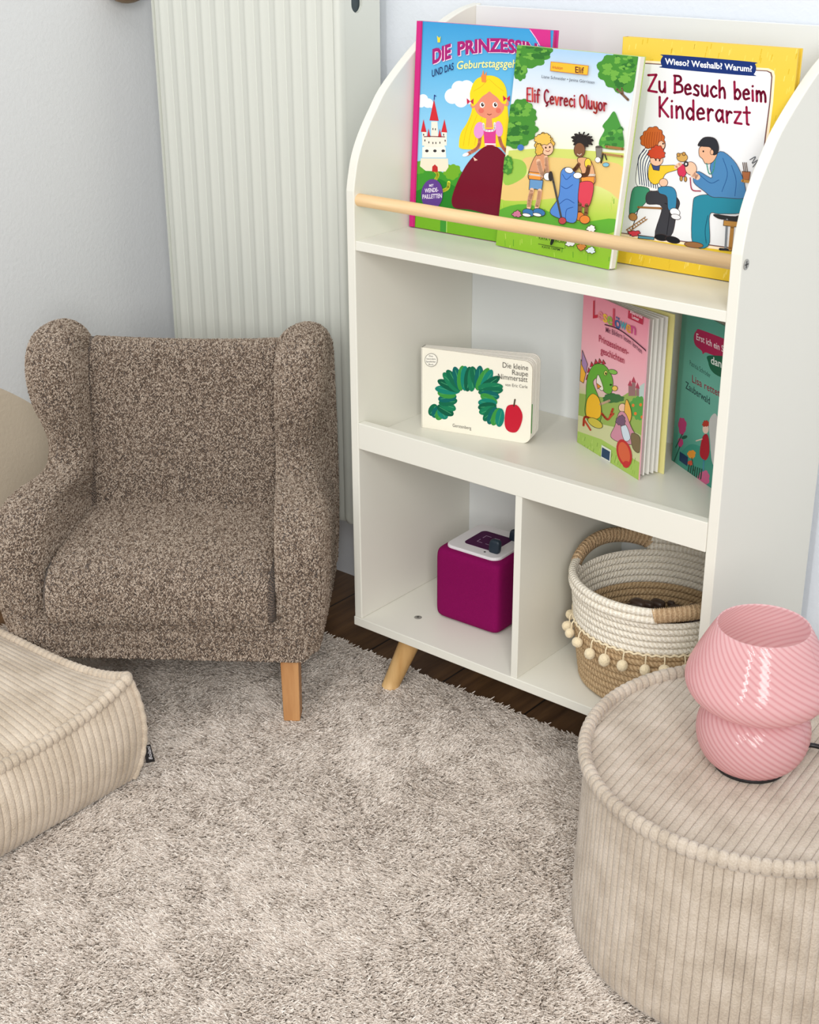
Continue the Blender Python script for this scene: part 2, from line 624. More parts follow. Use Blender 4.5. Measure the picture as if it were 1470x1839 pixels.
def build_shelf():
    t = thing('bookshelf', 'white open bookshelf with arched sides, dowel rail and splayed wooden legs', 'bookshelf', (W / 2, D / 2, 0))
    arch = smooth_path([(0.0, 0.672), (0.0035, 0.69), (0.011, 0.717), (0.026, 0.745), (0.049, 0.775), (0.078, 0.806), (0.147, 0.854), (0.207, 0.881), (0.25, 0.894), (0.285, 0.899)], 40)
    poly = [(D, T), (0, T)] + [tuple(p) for p in arch]
    for x in (0.0, W - T):
        mesh('side_panel', *prism(poly, 0, x, x + T), M['white'], t, bevel=0.0014)
    mesh('back_panel', *box(T, W - T, D - 0.0131, D - 0.008, T, ZT - 0.003), plain('white_backing', rgb(228, 231, 231), 0.4), t, bevel=0.0008)
    b = mesh('shelf_board', *box(T, W - T, 0.0015, D - 0.0135, Z1, Z1 + 0.0135), M['white'], t, bevel=0.0009)
    b['label'] = 'upper shelf board behind the dowel rail'
    b = mesh('shelf_board', *box(T, W - T, 0.0142, D - 0.0135, Z2B, Z2T), M['white'], t, bevel=0.0006)
    b['label'] = 'middle shelf board behind the front lip'
    mesh('front_lip', *box(T + 0.0003, W - T - 0.0003, 0.0, T - 0.0004, ZL0, ZL1), M['white'], t, bevel=0.0009)
    mesh('divider', *box(0.2963, 0.3074, 0.0006, D - 0.0135, T, Z2B - 0.0002), M['white'], t, bevel=0.0007)
    mesh('bottom_board', *box(-0.0012, W + 0.0012, -0.0008, D, 0.0, T), M['white'], t, bevel=0.0009)
    V, F = tube([(T - 0.001, 0.0105, 0.6595), (W - T + 0.001, 0.0105, 0.6595)], 0.0086, 28)
    mesh('dowel_rail', V, F, M['beech'], t, smooth=True)['label'] = 'round pale wooden dowel rail'
    # legs: turned, splayed outwards
    for sx, sy in ((0, 0), (1, 0), (0, 1), (1, 1)):
        top = np.array([W * sx + (0.082 if not sx else -0.082), 0.05 if not sy else D - 0.045, 0.0])
        bot = np.array([W * sx + (0.047 if not sx else -0.047), 0.026 if not sy else D - 0.03, -0.108 if not sy else -0.12])
        p = np.linspace(0, 1, 7)[:, None] * (bot - top) + top
        V, F = tube(p, np.linspace(0.0175, 0.0132, 7), 24)
        mesh('leg', V, F, M['beech_leg'], t, smooth=False).data.polygons.foreach_set('use_smooth', np.array([len(f) == 4 for f in F]))
    # screws
    for x, s in ((W + 0.0004, 1), (-0.0004, -1)):
        V, F = tube([(x - 0.001 * s, 0.0105, 0.6595), (x + 0.0006 * s, 0.0105, 0.6595)], 0.0062, 20)
        sc = mesh('screw', V, F, M['screw'], t)
        V2, F2 = join(box(min(x, x + 0.0009 * s), max(x, x + 0.0009 * s), 0.0105 - 0.004, 0.0105 + 0.004, 0.6588, 0.6602),
                      box(min(x, x + 0.0009 * s), max(x, x + 0.0009 * s), 0.0098, 0.0112, 0.6555, 0.6635))
        mesh('slot', V2, F2, M['screw_dark'], sc)
    for x in (0.079,):
        for y in (0.058, D - 0.06):
            V, F = lathe([(0.0, T + 0.0006), (0.0046, T + 0.0009), (0.0062, T + 0.0001)], 20, x, y)
            sc = mesh('screw', V, F, M['screw'], t)
            V2, F2 = lathe([(0.0022, T + 0.00095), (0.0, T + 0.001)], 6, x, y)
            mesh('slot', V2, F2, M['screw_dark'], sc)
    return t


build_shelf()


# ------------------------------------------------------------------ printed artwork helpers
def hom(src, dst):
    A = []
    for (x, y), (u, v) in zip(src, dst):
        A.append([x, y, 1, 0, 0, 0, -u * x, -u * y, -u])
        A.append([0, 0, 0, x, y, 1, -v * x, -v * y, -v])
    _, _, vt = np.linalg.svd(np.array(A))
    return vt[-1].reshape(3, 3)


def clip(poly):
    """clip to the unit square"""
    out = [tuple(p) for p in poly]
    for ax, lim, sg in ((0, 0.0, 1), (0, 1.0, -1), (1, 0.0, 1), (1, 1.0, -1)):
        src, out = out, []
        for i in range(len(src)):
            a, b = src[i - 1], src[i]
            ia, ib = (a[ax] - lim) * sg >= 0, (b[ax] - lim) * sg >= 0
            if ia != ib:
                t = (lim - a[ax]) / (b[ax] - a[ax])
                q = [a[0] + t * (b[0] - a[0]), a[1] + t * (b[1] - a[1])]
                q[ax] = lim
                out.append(tuple(q))
            if ib:
                out.append(b)
        if not out:
            return []
    return out


_text_cache = {}


def text_mesh(s, bold=0.0):
    key = (s, bold)
    if key not in _text_cache:
        c = bpy.data.curves.new('text', 'FONT')
        c.body = s
        c.size = 1.0
        c.offset = bold
        c.resolution_u = 3
        o = bpy.data.objects.new('text', c)
        COL.objects.link(o)
        dg = bpy.context.evaluated_depsgraph_get()
        e = o.evaluated_get(dg)
        me = e.to_mesh()
        V = np.array([v.co[:2] for v in me.vertices]) if len(me.vertices) else np.zeros((0, 2))
        F = [tuple(p.vertices) for p in me.polygons]
        e.to_mesh_clear()
        bpy.data.objects.remove(o)
        bpy.data.curves.remove(c)
        _text_cache[key] = (V, F)
    return _text_cache[key]


# single-stroke hand lettering: strokes of (x, y), baseline 0, x-height 0.6, caps 1.0; '~' first = smoothed
GL = {
    'Z': (.62, [[(.02, .93), (.6, 1.0), (.02, .04), (.62, .0)]]),
    'B': (.6, [[(.06, .0), (.08, 1.0)], ['~', (.02, 1.0), (.42, .98), (.48, .74), (.1, .52)], ['~', (.1, .52), (.52, .48), (.56, .14), (.02, .02)]]),
    'K': (.6, [[(.08, .0), (.08, 1.0)], [(.55, .98), (.12, .45)], [(.14, .48), (.6, .02)]]),
    'E': (.5, [[(.5, 1.0), (.08, .97), (.06, .02), (.5, .0)], [(.07, .5), (.42, .52)]]),
    'O': (.62, [['~', (.3, 1.0), (.05, .8), (.04, .3), (.28, .0), (.56, .25), (.56, .78), (.3, 1.0)]]),
    'Ç': (.55, [['~', (.52, .85), (.3, 1.0), (.06, .72), (.06, .25), (.3, .0), (.54, .14)], ['~', (.28, -.02), (.4, -.12), (.24, -.24)]]),
    'a': (.5, [['~', (.44, .5), (.24, .6), (.05, .32), (.2, .02), (.42, .25)], [(.45, .6), (.44, .2), (.5, .0)]]),
    'b': (.5, [[(.06, 1.0), (.08, .0)], ['~', (.08, .35), (.28, .58), (.48, .3), (.3, .01), (.08, .12)]]),
    'c': (.46, [['~', (.44, .5), (.26, .6), (.05, .32), (.22, .01), (.46, .1)]]),
    'd': (.5, [[(.45, 1.0), (.45, .0)], ['~', (.44, .42), (.24, .58), (.04, .3), (.22, .01), (.44, .18)]]),
    'e': (.5, [['~', (.05, .33), (.44, .36), (.3, .6), (.06, .4), (.14, .04), (.46, .1)]]),
    'f': (.36, [['~', (.36, .92), (.24, 1.0), (.14, .8), (.13, .0)], [(.0, .56), (.32, .58)]]),
    'h': (.5, [[(.07, 1.0), (.07, .0)], ['~', (.07, .38), (.3, .6), (.43, .35), (.44, .0)]]),
    'i': (.16, [[(.07, .6), (.08, .0)], [(.08, .84), (.09, .86)]]),
    'k': (.5, [[(.07, 1.0), (.07, .0)], [(.44, .6), (.1, .28), (.48, .0)]]),
    'l': (.16, [[(.08, 1.0), (.09, .0)]]),
    'm': (.74, [[(.06, .6), (.07, .0)], ['~', (.07, .4), (.24, .6), (.36, .36), (.36, .0)], ['~', (.36, .4), (.54, .6), (.67, .36), (.68, .0)]]),
    'n': (.5, [[(.06, .6), (.07, .0)], ['~', (.07, .38), (.28, .6), (.43, .36), (.44, .0)]]),
    'o': (.5, [['~', (.25, .6), (.05, .4), (.08, .1), (.27, .0), (.46, .2), (.43, .5), (.25, .6)]]),
    'r': (.36, [[(.06, .6), (.08, .0)], ['~', (.08, .36), (.22, .58), (.36, .54)]]),
    's': (.42, [['~', (.4, .54), (.2, .6), (.08, .44), (.34, .24), (.3, .02), (.03, .06)]]),
    't': (.38, [[(.18, .9), (.2, .02), (.3, .0)], [(.0, .6), (.38, .62)]]),
    'u': (.5, [['~', (.05, .6), (.07, .14), (.26, .0), (.42, .22)], [(.44, .6), (.45, .0)]]),
    'v': (.46, [[(.03, .6), (.22, .0), (.44, .6)]]),
    'y': (.48, [['~', (.05, .6), (.1, .2), (.26, .06), (.42, .2)], ['~', (.44, .6), (.43, .0), (.3, -.26), (.04, -.2)]]),
    'z': (.46, [[(.04, .58), (.42, .6), (.04, .02), (.46, .0)]]),
    ' ': (.3, []),
}


class Art:
    """artwork printed on a flat cover: shapes are given in the tracing's own coordinates and carried to the cover's plane"""
    def __init__(self, o, ex, ey, quad, scale=1.0, org=(0, 0), eps=1.3e-5):
        self.o, self.ex, self.ey = (np.asarray(q, float) for q in (o, ex, ey))
        n = np.cross(self.ex, self.ey)
        self.n = n / np.linalg.norm(n)
        self.H = hom(quad, [(0, 0), (1, 0), (1, 1), (0, 1)])
        self.s, self.org, self.eps = scale, org, eps
        self.V, self.F, self.C = [], [], []
        self.layer = 1
        self.ol = None                        # (colour, width) of the ink line drawn round shapes

    def uv(self, p):
        p = np.atleast_2d(np.asarray(p, float)) / self.s + np.asarray(self.org, float)
        q = np.hstack([p, np.ones((len(p), 1))]) @ self.H.T
        return q[:, :2] / q[:, 2:3]

    def raw(self, uv, faces, col, layer=None):
        L = (self.layer if layer is None else layer) * self.eps
        n = len(self.V)
        for i, (u, v) in enumerate(uv):
            self.V.append(tuple(self.o + u * self.ex + v * self.ey + self.n * L))
            self.C.append(col[i] if isinstance(col, list) else col)
        self.F += [tuple(i + n for i in f) for f in faces]

    def fill(self, uv, col):
        uv = clip(uv)
        if len(uv) < 3:
            return
        tri = tessellate_polygon([[Vector((u, v, 0)) for u, v in uv]])
        self.raw(uv, tri, col)
        self.layer += 1

    def bgrad(self, stops):
        """vertical gradient of the whole cover: [(v, colour)] from bottom up"""
        uv, col, F = [], [], []
        for i, (v, c) in enumerate(stops):
            uv += [(0, v), (1, v)]
            col += [rgb(*c), rgb(*c)]
            if i:
                k = 2 * i
                F.append((k - 2, k - 1, k + 1, k))
        self.raw(uv, F, col)
        self.layer += 1

    def poly(self, pts, c, smooth=0):
        if smooth:
            pts = smooth_path(pts, smooth, True)
        self.fill(self.uv(pts), rgb(*c))
        if self.ol:
            q = [tuple(p) for p in pts]
            self.stroke(q + q[:1], self.ol[1], self.ol[0])

    def ell(self, x, y, rx, ry, c, rot=0.0, n=20):
        a = np.linspace(0, 2 * PI, n, endpoint=False)
        ca, sa = math.cos(math.radians(rot)), math.sin(math.radians(rot))
        px, py = rx * np.cos(a), ry * np.sin(a)
        self.poly(np.stack([x + px * ca - py * sa, y + px * sa + py * ca], 1), c)

    def blob(self, x, y, rx, ry, c, k=9, amp=0.12, seed=0):
        r = random.Random(seed)
        a = np.linspace(0, 2 * PI, 48, endpoint=False)
        f = 1 + amp * (np.abs(np.sin(a * k / 2 + r.random() * 6)) - 0.6) + amp * 0.5 * np.sin(a * 3 + r.random() * 6)
        self.poly(np.stack([x + rx * f * np.cos(a), y + ry * f * np.sin(a)], 1), c)

    def tree(self, x, y, rx, ry, seed=1, cols=((70, 140, 50), (110, 172, 66), (48, 112, 44))):
        self.blob(x, y, rx, ry, cols[0], 11, 0.16, seed)
        r = random.Random(seed)
        for i in range(16):
            a, q = r.random() * 2 * PI, math.sqrt(r.random()) * 0.72
            c = cols[1] if r.random() < 0.6 else cols[2]
            s = 0.12 + 0.16 * r.random()
            self.blob(x + rx * q * math.cos(a), y + ry * q * math.sin(a), rx * s, ry * s * 0.8, c, 7, 0.25, seed * 31 + i)

    def stroke(self, pts, w, c, smooth=0, adv=True):
        p = smooth_path(pts, smooth) if smooth else np.asarray(pts, float)
        d = []
        uvs, F = [], []
        for a, b in zip(p[:-1], p[1:]):
            t = b - a
            L = np.hypot(*t)
            if L < 1e-9:
                continue
            nrm = np.array([-t[1], t[0]]) / L * w / 2
            k = len(uvs)
            uvs += [a + nrm, a - nrm, b - nrm, b + nrm]
            F.append((k, k + 1, k + 2, k + 3))
        for q in p:
            k = len(uvs)
            uvs += [q + w / 2 * np.array([math.cos(i * PI / 4), math.sin(i * PI / 4)]) for i in range(8)]
            F.append(tuple(range(k, k + 8)))
        if not uvs:
            return
        uv = np.clip(self.uv(uvs), 0.001, 0.999)
        self.raw([tuple(q) for q in uv], F, rgb(*c))
        if adv:
            self.layer += 1

    def text(self, s, p0, p1, h, c, bold=0.0, shear=0.0, bend=None, dy=0.0, skew=None, hscale=1.4):
        """type set from p0 to p1 along the baseline, capitals about h tall (tracing units); bend = f(t) shift down"""
        V, F = text_mesh(s, bold)
        if not len(V):
            return
        p0, p1 = np.asarray(p0, float), np.asarray(p1, float)
        x0, x1 = V[:, 0].min(), V[:, 0].max()
        t = (V[:, 0] - x0) / (x1 - x0)
        up = np.array([0.0, -1.0]) if skew is None else np.asarray(skew, float)
        base = p0 + t[:, None] * (p1 - p0)
        if bend:
            base[:, 1] += np.array([bend(q) for q in t])
        q = base + (V[:, 1:2] * h * hscale + dy) * up
        q[:, 0] += V[:, 1] * h * shear
        uv = self.uv(q)
        cen = uv.mean(0)
        self.raw([tuple(a) for a in uv], F, rgb(*c))
        self.layer += 1

    def hand(self, s, p0, p1, h, w, c, wob=0.0, cols=None):
        tot = sum(GL[ch][0] + 0.14 for ch in s) - 0.14
        p0, p1 = np.asarray(p0, float), np.asarray(p1, float)
        ex = (p1 - p0) / tot
        ey = np.array([0, -h])
        x = 0.0
        r = random.Random(len(s))
        for i, ch in enumerate(s):
            gw, st = GL[ch]
            dy = (r.random() - 0.5) * wob
            cc = cols[i % len(cols)] if cols else c
            for k in st:
                sm = 0
                if k[0] == '~':
                    k, sm = k[1:], 4 * len(k)
                pts = np.array([p0 + (x + a) * ex + (b + dy) * ey for a, b in k])
                self.stroke(pts, w, cc, sm, adv=False)
            x += gw + 0.14
        self.layer += 1

    def part(self, name, parent, base=None):
        """the cover board itself (base = (V, F, colour)) and its print as one mesh"""
        V, F, C = list(self.V), list(self.F), list(self.C)
        if base:
            n = len(V)
            V += [tuple(p) for p in base[0]]
            F += [tuple(i + n for i in f) for f in base[1]]
            C += [rgb(*base[2])] * len(base[0])
        return mesh(name, V, F, M['print'], parent, cols=C)


def slab(o, ex, ey, t, inset=0.0, u0=0.0, u1=1.0, v0=0.0, v1=1.0):
    """board behind the plane o + u ex + v ey, thickness t away from the viewer"""
    o, ex, ey = (np.asarray(q, float) for q in (o, ex, ey))
    n = np.cross(ex, ey)
    n /= np.linalg.norm(n)
    V = [o + u * ex + v * ey - n * d for d in (inset, inset + t) for (u, v) in ((u0, v0), (u1, v0), (u1, v1), (u0, v1))]
    F = [(0, 1, 2, 3), (7, 6, 5, 4), (1, 0, 4, 5), (2, 1, 5, 6), (3, 2, 6, 7), (0, 3, 7, 4)]
    return V, F


def frame3(bl, br, tl):
    bl, br, tl = (np.asarray(q, float) for q in (bl, br, tl))
    return bl, br - bl, tl - bl


# ------------------------------------------------------------------ picture books on the upper shelf
def hardcover(name, label, o, ex, ey, th, spine_col, back_col, make_art, spine_w, group='picture books standing behind the dowel rail', cover_col=(230, 230, 230)):
    o, ex, ey = (np.asarray(q, float) for q in (o, ex, ey))
    n = np.cross(ex, ey)
    n /= np.linalg.norm(n)
    ux = ex / np.linalg.norm(ex)
    base = o + ex / 2 - n * th / 2
    t = thing(name, label, 'book', (base[0], base[1], base[2] + Z0), 0.0, group)
    art = make_art(o, ex, ey)
    art.part('front_cover', t, (*slab(o, ex, ey, 0.0022), cover_col))
    V, F = slab(o, ex, ey, 0.0022, th - 0.0022)
    mesh('back_cover', V, F, plain('back_board', rgb(*back_col), 0.35), t, bevel=0.0005)
    V, F = slab(o, ex, ey, th - 0.0046, 0.0023, 0.012, 0.975, 0.018, 0.985)
    mesh('pages', V, F, M['paper'], t)
    # rounded spine
    pts = []
    for a in np.linspace(0, PI, 9):
        pts.append(o - n * (th / 2 - th / 2 * math.cos(a)) - ux * (0.0018 * math.sin(a)))
    V = [p + ey * k for k in (0.0, 1.0) for p in pts] + []
    F = [(i, i + 1, i + 10, i + 9) for i in range(8)] + [tuple(range(9)), tuple(range(17, 8, -1))]
    mesh('spine', V, F, plain('book_spine', rgb(*spine_col), 0.3), t, smooth=False)
    return t


def art_princess(o, ex, ey):
    A = Art(o, ex, ey, [(734.1, 407.4), (966.9, 449.0), (999.2, 55.1), (746.8, 37.3)], 4.379, (720, 20))
    A.bgrad([(0, (150, 205, 235)), (0.45, (150, 208, 240)), (0.8, (92, 176, 222)), (1, (58, 152, 208))])
    P, E, B = A.poly, A.ell, A.blob
    W_ = (238, 242, 248)
    P_SPINE = (206, 40, 124)
    for x, y, r in ((400, 680, 62), (455, 620, 62), (515, 615, 62), (470, 715, 55), (530, 690, 55)):
        E(x, y, r, r, W_)
    for x, y, r in ((165, 700, 36), (205, 735, 38), (150, 740, 30), (235, 750, 24)):
        E(x, y, r * 1.1, r, W_)
    # hills
    P([(90, 1210), (150, 1195), (330, 1285), (400, 1225), (480, 1280), (620, 1260), (1100, 1300), (1100, 1760), (30, 1760)], (62, 148, 44))
    B(395, 1275, 70, 60, (112, 170, 40), 9, .15, 3)
    B(130, 1240, 60, 50, (90, 164, 50), 9, .15, 5)
    P([(90, 1440), (300, 1330), (600, 1480), (1100, 1500), (1100, 1800), (30, 1800)], (38, 128, 38))
    P([(60, 1600), (240, 1560), (500, 1640), (1100, 1660), (1100, 1900), (30, 1800)], (118, 178, 38))
    A.stroke([(330, 1620), (326, 1780)], 50, (64, 150, 52))
    A.stroke([(355, 1620), (352, 1780)], 5, (190, 220, 120))
    A.stroke([(262, 1268), (285, 1300), (262, 1345)], 24, (222, 224, 66), 10)
    A.stroke([(372, 1360), (362, 1405), (310, 1430)], 26, (222, 224, 66), 10)
    # castle: plain white keep with red roofs
    C1, R1, K = (238, 232, 218), (208, 42, 52), (52, 48, 52)
    P([(232, 880), (282, 880), (288, 1005), (230, 1005)], C1)
    P([(160, 960), (196, 960), (196, 1070), (160, 1070)], C1)
    P([(318, 962), (356, 962), (356, 1070), (318, 1070)], C1)
    P([(176, 1000), (340, 1000), (340, 1095), (176, 1095)], C1)
    P([(162, 1082), (346, 1085), (352, 1165), (160, 1165)], (244, 240, 228))
    P([(150, 1170), (366, 1172), (370, 1240), (346, 1275), (188, 1268), (143, 1232)], (236, 226, 204))
    for tri in ([(218, 872), (254, 705), (292, 876)], [(150, 962), (170, 862), (194, 964)], [(312, 964), (338, 862), (360, 968)],
                [(200, 1002), (210, 935), (227, 1004)], [(287, 1004), (300, 938), (316, 1006)]):
        P(tri, R1)
    for x in (198, 262, 328):
        E(x, 1112, 14, 11, K)
    for x, y in ((246, 940), (266, 942), (172, 985), (182, 1030), (332, 985), (344, 1032), (214, 1045), (246, 1050), (270, 1050), (302, 1048)):
        E(x, y, 4, 9, K)
    A.stroke([(176, 1000), (230, 998), (290, 1000), (340, 1002)], 6, (120, 30, 40))
    P([(240, 1275), (242, 1235), (262, 1218), (284, 1238), (286, 1277)], (190, 44, 44))
    A.stroke([(256, 706), (258, 672), (270, 680)], 7, (40, 60, 130))
    # long yellow hair
    Y, Y2 = (240, 212, 30), (226, 186, 20)
    P([(690, 515), (590, 550), (545, 660), (560, 780), (520, 890), (470, 970), (455, 1050), (470, 1095), (600, 1100), (700, 1080), (840, 1090), (900, 1080), (860, 900), (845, 760), (835, 620), (780, 540)], Y, 60)
    for x in (500, 540, 590):
        A.stroke([(x + 60, 830), (x + 10, 960), (x - 10, 1070)], 4, Y2, 10)
    SK = (226, 140, 112)
    E(565, 752, 18, 24, SK)
    E(838, 738, 18, 24, SK)
    A.stroke([(625, 1000), (606, 1085), (520, 1140)], 28, SK, 10)
    A.stroke([(776, 1000), (800, 1075), (860, 1150)], 28, SK, 10)
    E(508, 1142, 26, 13, (246, 236, 240), -20)
    P([(676, 850), (718, 850), (726, 930), (668, 930)], SK)
    E(700, 752, 122, 108, SK)
    P([(560, 755), (545, 650), (600, 555), (690, 520), (702, 632), (640, 686), (592, 742)], Y, 30)
    P([(700, 632), (690, 520), (780, 545), (832, 630), (836, 735), (800, 735), (765, 692)], Y, 30)
    A.stroke([(690, 545), (640, 600), (575, 640)], 4, Y2, 8)
    A.stroke([(700, 545), (760, 600), (815, 640)], 4, Y2, 8)
    for x in (643, 746):
        E(x, 750, 20, 23, (250, 248, 244))
        E(x + 3, 748, 12, 16, (60, 36, 26))
        E(x + 7, 742, 4, 5, (250, 248, 244))
    E(634, 795, 22, 20, (222, 110, 92))
    E(772, 795, 20, 20, (222, 110, 92))
    A.stroke([(684, 822), (700, 829), (716, 823)], 5, (150, 60, 50), 8)
    for x, y in ((546, 722), (838, 700)):
        P([(x, y), (x - 28, y - 26), (x - 24, y + 24)], (196, 34, 72))
        P([(x, y), (x + 28, y - 24), (x + 26, y + 26)], (196, 34, 72))
    P([(634, 505), (640, 520), (652, 468), (662, 514), (680, 482), (674, 572), (640, 568)], (236, 140, 62))
    E(618, 950, 42, 66, (226, 150, 206), 10)
    E(776, 940, 32, 62, (226, 150, 206), -6)
    P([(652, 940), (752, 940), (748, 1060), (660, 1058)], (214, 62, 140))
    A.stroke([(652, 900), (664, 950), (735, 950), (742, 895)], 16, (246, 240, 244), 12)
    P([(664, 1054), (750, 1056), (752, 1082), (662, 1080)], (244, 238, 240))
    A.stroke([(662, 1068), (752, 1068)], 5, (226, 60, 80))
    P([(664, 1078), (752, 1080), (830, 1150), (930, 1290), (985, 1440), (980, 1640), (800, 1640), (560, 1575), (430, 1560), (398, 1515), (410, 1440), (460, 1320), (540, 1190)], (112, 6, 36), 70)
    P([(570, 1160), (606, 1185), (580, 1192)], (236, 190, 170))
    # ribbon corner and badge
    P([(1020, 130), (1200, 140), (1200, 300), (1110, 275), (1080, 215)], (206, 46, 132))
    A.stroke([(1035, 150), (1080, 215), (1112, 275)], 7, (240, 190, 220))
    E(242, 1450, 86, 118, (96, 62, 140), 4, 40)
    A.text('MIT', (220, 1393), (254, 1391), 20, (236, 226, 242), 0.02)
    A.text('WENDE-', (184, 1438), (292, 1430), 32, (236, 226, 242), 0.02)
    A.text('PAILLETTEN', (166, 1486), (320, 1478), 34, (236, 226, 242), 0.02)
    A.fill([(-.01, -.01), (0.046, -.01), (0.046, 1.01), (-.01, 1.01)], rgb(*P_SPINE))
    A.fill([(0.036, 0), (0.042, 0), (0.042, 1), (0.036, 1)], rgb(176, 24, 100))
    # titles
    f = lambda q: -62 * q - 40 * math.sin(PI * q) + 30 * q * q
    A.text('DIE', (252, 424), (402, 424), 112, (238, 206, 226), 0.045, bend=lambda q: -48 * q)
    A.text('DIE', (244, 418), (394, 418), 112, (166, 28, 112), 0.045, bend=lambda q: -48 * q)
    g = lambda q: -36 * math.sin(PI * q)
    A.text('PRINZESSIN', (454, 358), (1100, 372), 106, (238, 206, 226), 0.042, bend=g)
    A.text('PRINZESSIN', (446, 352), (1092, 366), 106, (166, 28, 112), 0.042, bend=g)
    A.text('UND DAS', (240, 527), (415, 468), 58, (28, 40, 96), 0.01)
    A.text('Geburtstagsgeheimnis', (438, 466), (1120, 470), 66, (246, 234, 150), 0.012, 0.18, bend=lambda q: -18 * math.sin(PI * q))
    P([(282, 196), (300, 214), (310, 200), (306, 250), (286, 250)], (240, 214, 60))
    return A


bl, ex, ey = frame3((.0178, .116, .6053), (.2435, .115, .6053), (.0172, .135, .885))
hardcover('picture_book', 'blue picture book with a blonde princess in a dark red skirt, pink spine', bl, ex, ey, 0.013, (204, 36, 122), (206, 46, 132), art_princess, 0.01, cover_col=(206, 40, 124))


def art_park(o, ex, ey):
    A = Art(o, ex, ey, [(889.9, 441.7), (1093.0, 485.9), (1158.2, 100.3), (928.5, 80.9)], 4.277, (880, 70))
    A.bgrad([(0, (140, 190, 46)), (0.2, (156, 198, 62)), (0.3, (196, 210, 96)), (0.42, (226, 226, 150)), (0.52, (238, 238, 214)), (0.72, (234, 236, 236)), (0.88, (206, 222, 236)), (1, (168, 202, 232))])
    P, E, B = A.poly, A.ell, A.blob
    # meadow patches and tan paths
    P([(140, 880), (400, 860), (640, 870), (1050, 900), (1040, 1010), (700, 1000), (240, 960), (130, 980)], (206, 214, 110))
    P([(250, 945), (420, 930), (700, 950), (1035, 1000), (1020, 1250), (920, 1190), (780, 1150), (520, 1240), (90, 1255), (105, 1130), (290, 1060)], (230, 196, 124), 50)
    P([(100, 960), (230, 950), (280, 1010), (250, 1090), (110, 1140)], (150, 194, 78), 24)
    for i in range(70):
        r = random.Random(i)
        x, y = 80 + r.random() * 900, 1260 + r.random() * 480
        A.stroke([(x, y), (x + 8 * r.random() - 4, y - 26 - 20 * r.random())], 5, r.choice([(112, 172, 40), (176, 212, 84), (92, 156, 44), (190, 214, 96)]), adv=False)
    A.layer += 1
    P([(70, 1330), (300, 1290), (650, 1420), (960, 1400), (960, 1500), (600, 1530), (70, 1420)], (96, 170, 54), 30)
    # trees
    A.tree(300, 110, 185, 110, 11)
    A.tree(225, 230, 70, 95, 12)
    A.tree(1040, 250, 175, 165, 13)
    A.tree(1080, 170, 110, 90, 14)
    A.stroke([(1010, 395), (1050, 430), (1098, 478)], 20, (120, 92, 70))
    A.stroke([(1050, 385), (1060, 430)], 12, (120, 92, 70))
    A.tree(245, 590, 115, 105, 15)
    A.tree(200, 730, 165, 120, 16)
    A.tree(130, 990, 50, 70, 17)
    P([(985, 570), (1020, 640), (1052, 740), (1052, 862), (960, 870), (870, 850), (862, 800), (905, 720), (890, 685), (940, 625)], (72, 146, 60), 36)
    for i in range(14):
        r = random.Random(50 + i)
        B(890 + r.random() * 150, 700 + r.random() * 150, 22, 16, r.choice([(104, 172, 72), (56, 120, 52)]), 7, .2, i)
    E(240, 855, 26, 24, (70, 118, 190))
    A.ol = ((84, 62, 44), 3)
    # bench and litter bin
    A.stroke([(918, 848), (1050, 866)], 22, (160, 116, 66))
    A.stroke([(884, 902), (1044, 924)], 18, (176, 130, 78))
    A.stroke([(892, 905), (874, 972)], 12, (48, 44, 40))
    A.stroke([(905, 908), (918, 948)], 10, (48, 44, 40))
    P([(834, 850), (884, 850), (878, 936), (838, 934)], (128, 124, 116))
    E(858, 850, 25, 8, (84, 80, 76))
    E(848, 950, 22, 22, (240, 236, 232))
    E(912, 988, 26, 16, (128, 186, 206))
    OUT = (66, 48, 38)
    # child on the left
    A.ol = (OUT, 4)
    HA, SK = (222, 176, 74), (238, 190, 156)
    P([(372, 905), (448, 915), (432, 1010), (402, 1105), (303, 1095), (318, 1000)], (214, 150, 110), 30)
    P([(306, 1040), (402, 1052), (398, 1106), (303, 1096)], (240, 150, 60))
    A.stroke([(310, 1060), (398, 1072)], 14, (210, 200, 190))
    A.stroke([(380, 960), (404, 1048), (440, 1078)], 36, SK, 10)
    A.stroke([(440, 930), (446, 1010), (452, 1050)], 30, SK, 10)
    E(452, 1078, 32, 30, (244, 240, 236))
    P([(312, 1098), (416, 1108), (404, 1186), (356, 1172), (306, 1178)], (104, 150, 196))
    A.stroke([(328, 1180), (312, 1245), (304, 1308)], 34, SK, 8)
    A.stroke([(390, 1186), (382, 1245), (366, 1310)], 34, SK, 8)
    for x, y in ((302, 1350), (384, 1348)):
        E(x, y, 48, 28, (60, 116, 170), 14)
        E(x - 16, y + 18, 34, 13, (244, 242, 238), 10)
    B(428, 820, 76, 74, HA, 11, .16, 4)
    E(452, 862, 48, 54, SK)
    B(420, 790, 66, 44, (232, 190, 88), 11, .16, 6)
    B(388, 872, 30, 44, HA, 9, .2, 7)
    A.stroke([(440, 880), (460, 886), (472, 876)], 5, (160, 70, 56), 8)
    E(440, 856, 5, 6, OUT)
    E(472, 852, 5, 6, OUT)
    # child on the right
    SB = (128, 84, 58)
    P([(690, 940), (786, 948), (826, 1060), (816, 1134), (718, 1134), (722, 1050)], (222, 166, 122), 30)
    P([(716, 1080), (822, 1080), (816, 1136), (718, 1134)], (242, 148, 60))
    A.stroke([(722, 1066), (822, 1066)], 14, (214, 204, 192))
    E(772, 978, 26, 40, (246, 206, 64))
    A.stroke([(776, 1005), (760, 1062), (712, 1070)], 34, SB, 10)
    A.stroke([(700, 985), (672, 1020), (650, 1035)], 30, SB, 8)
    P([(714, 1120), (812, 1134), (776, 1300), (704, 1292), (684, 1180)], (214, 66, 84), 30)
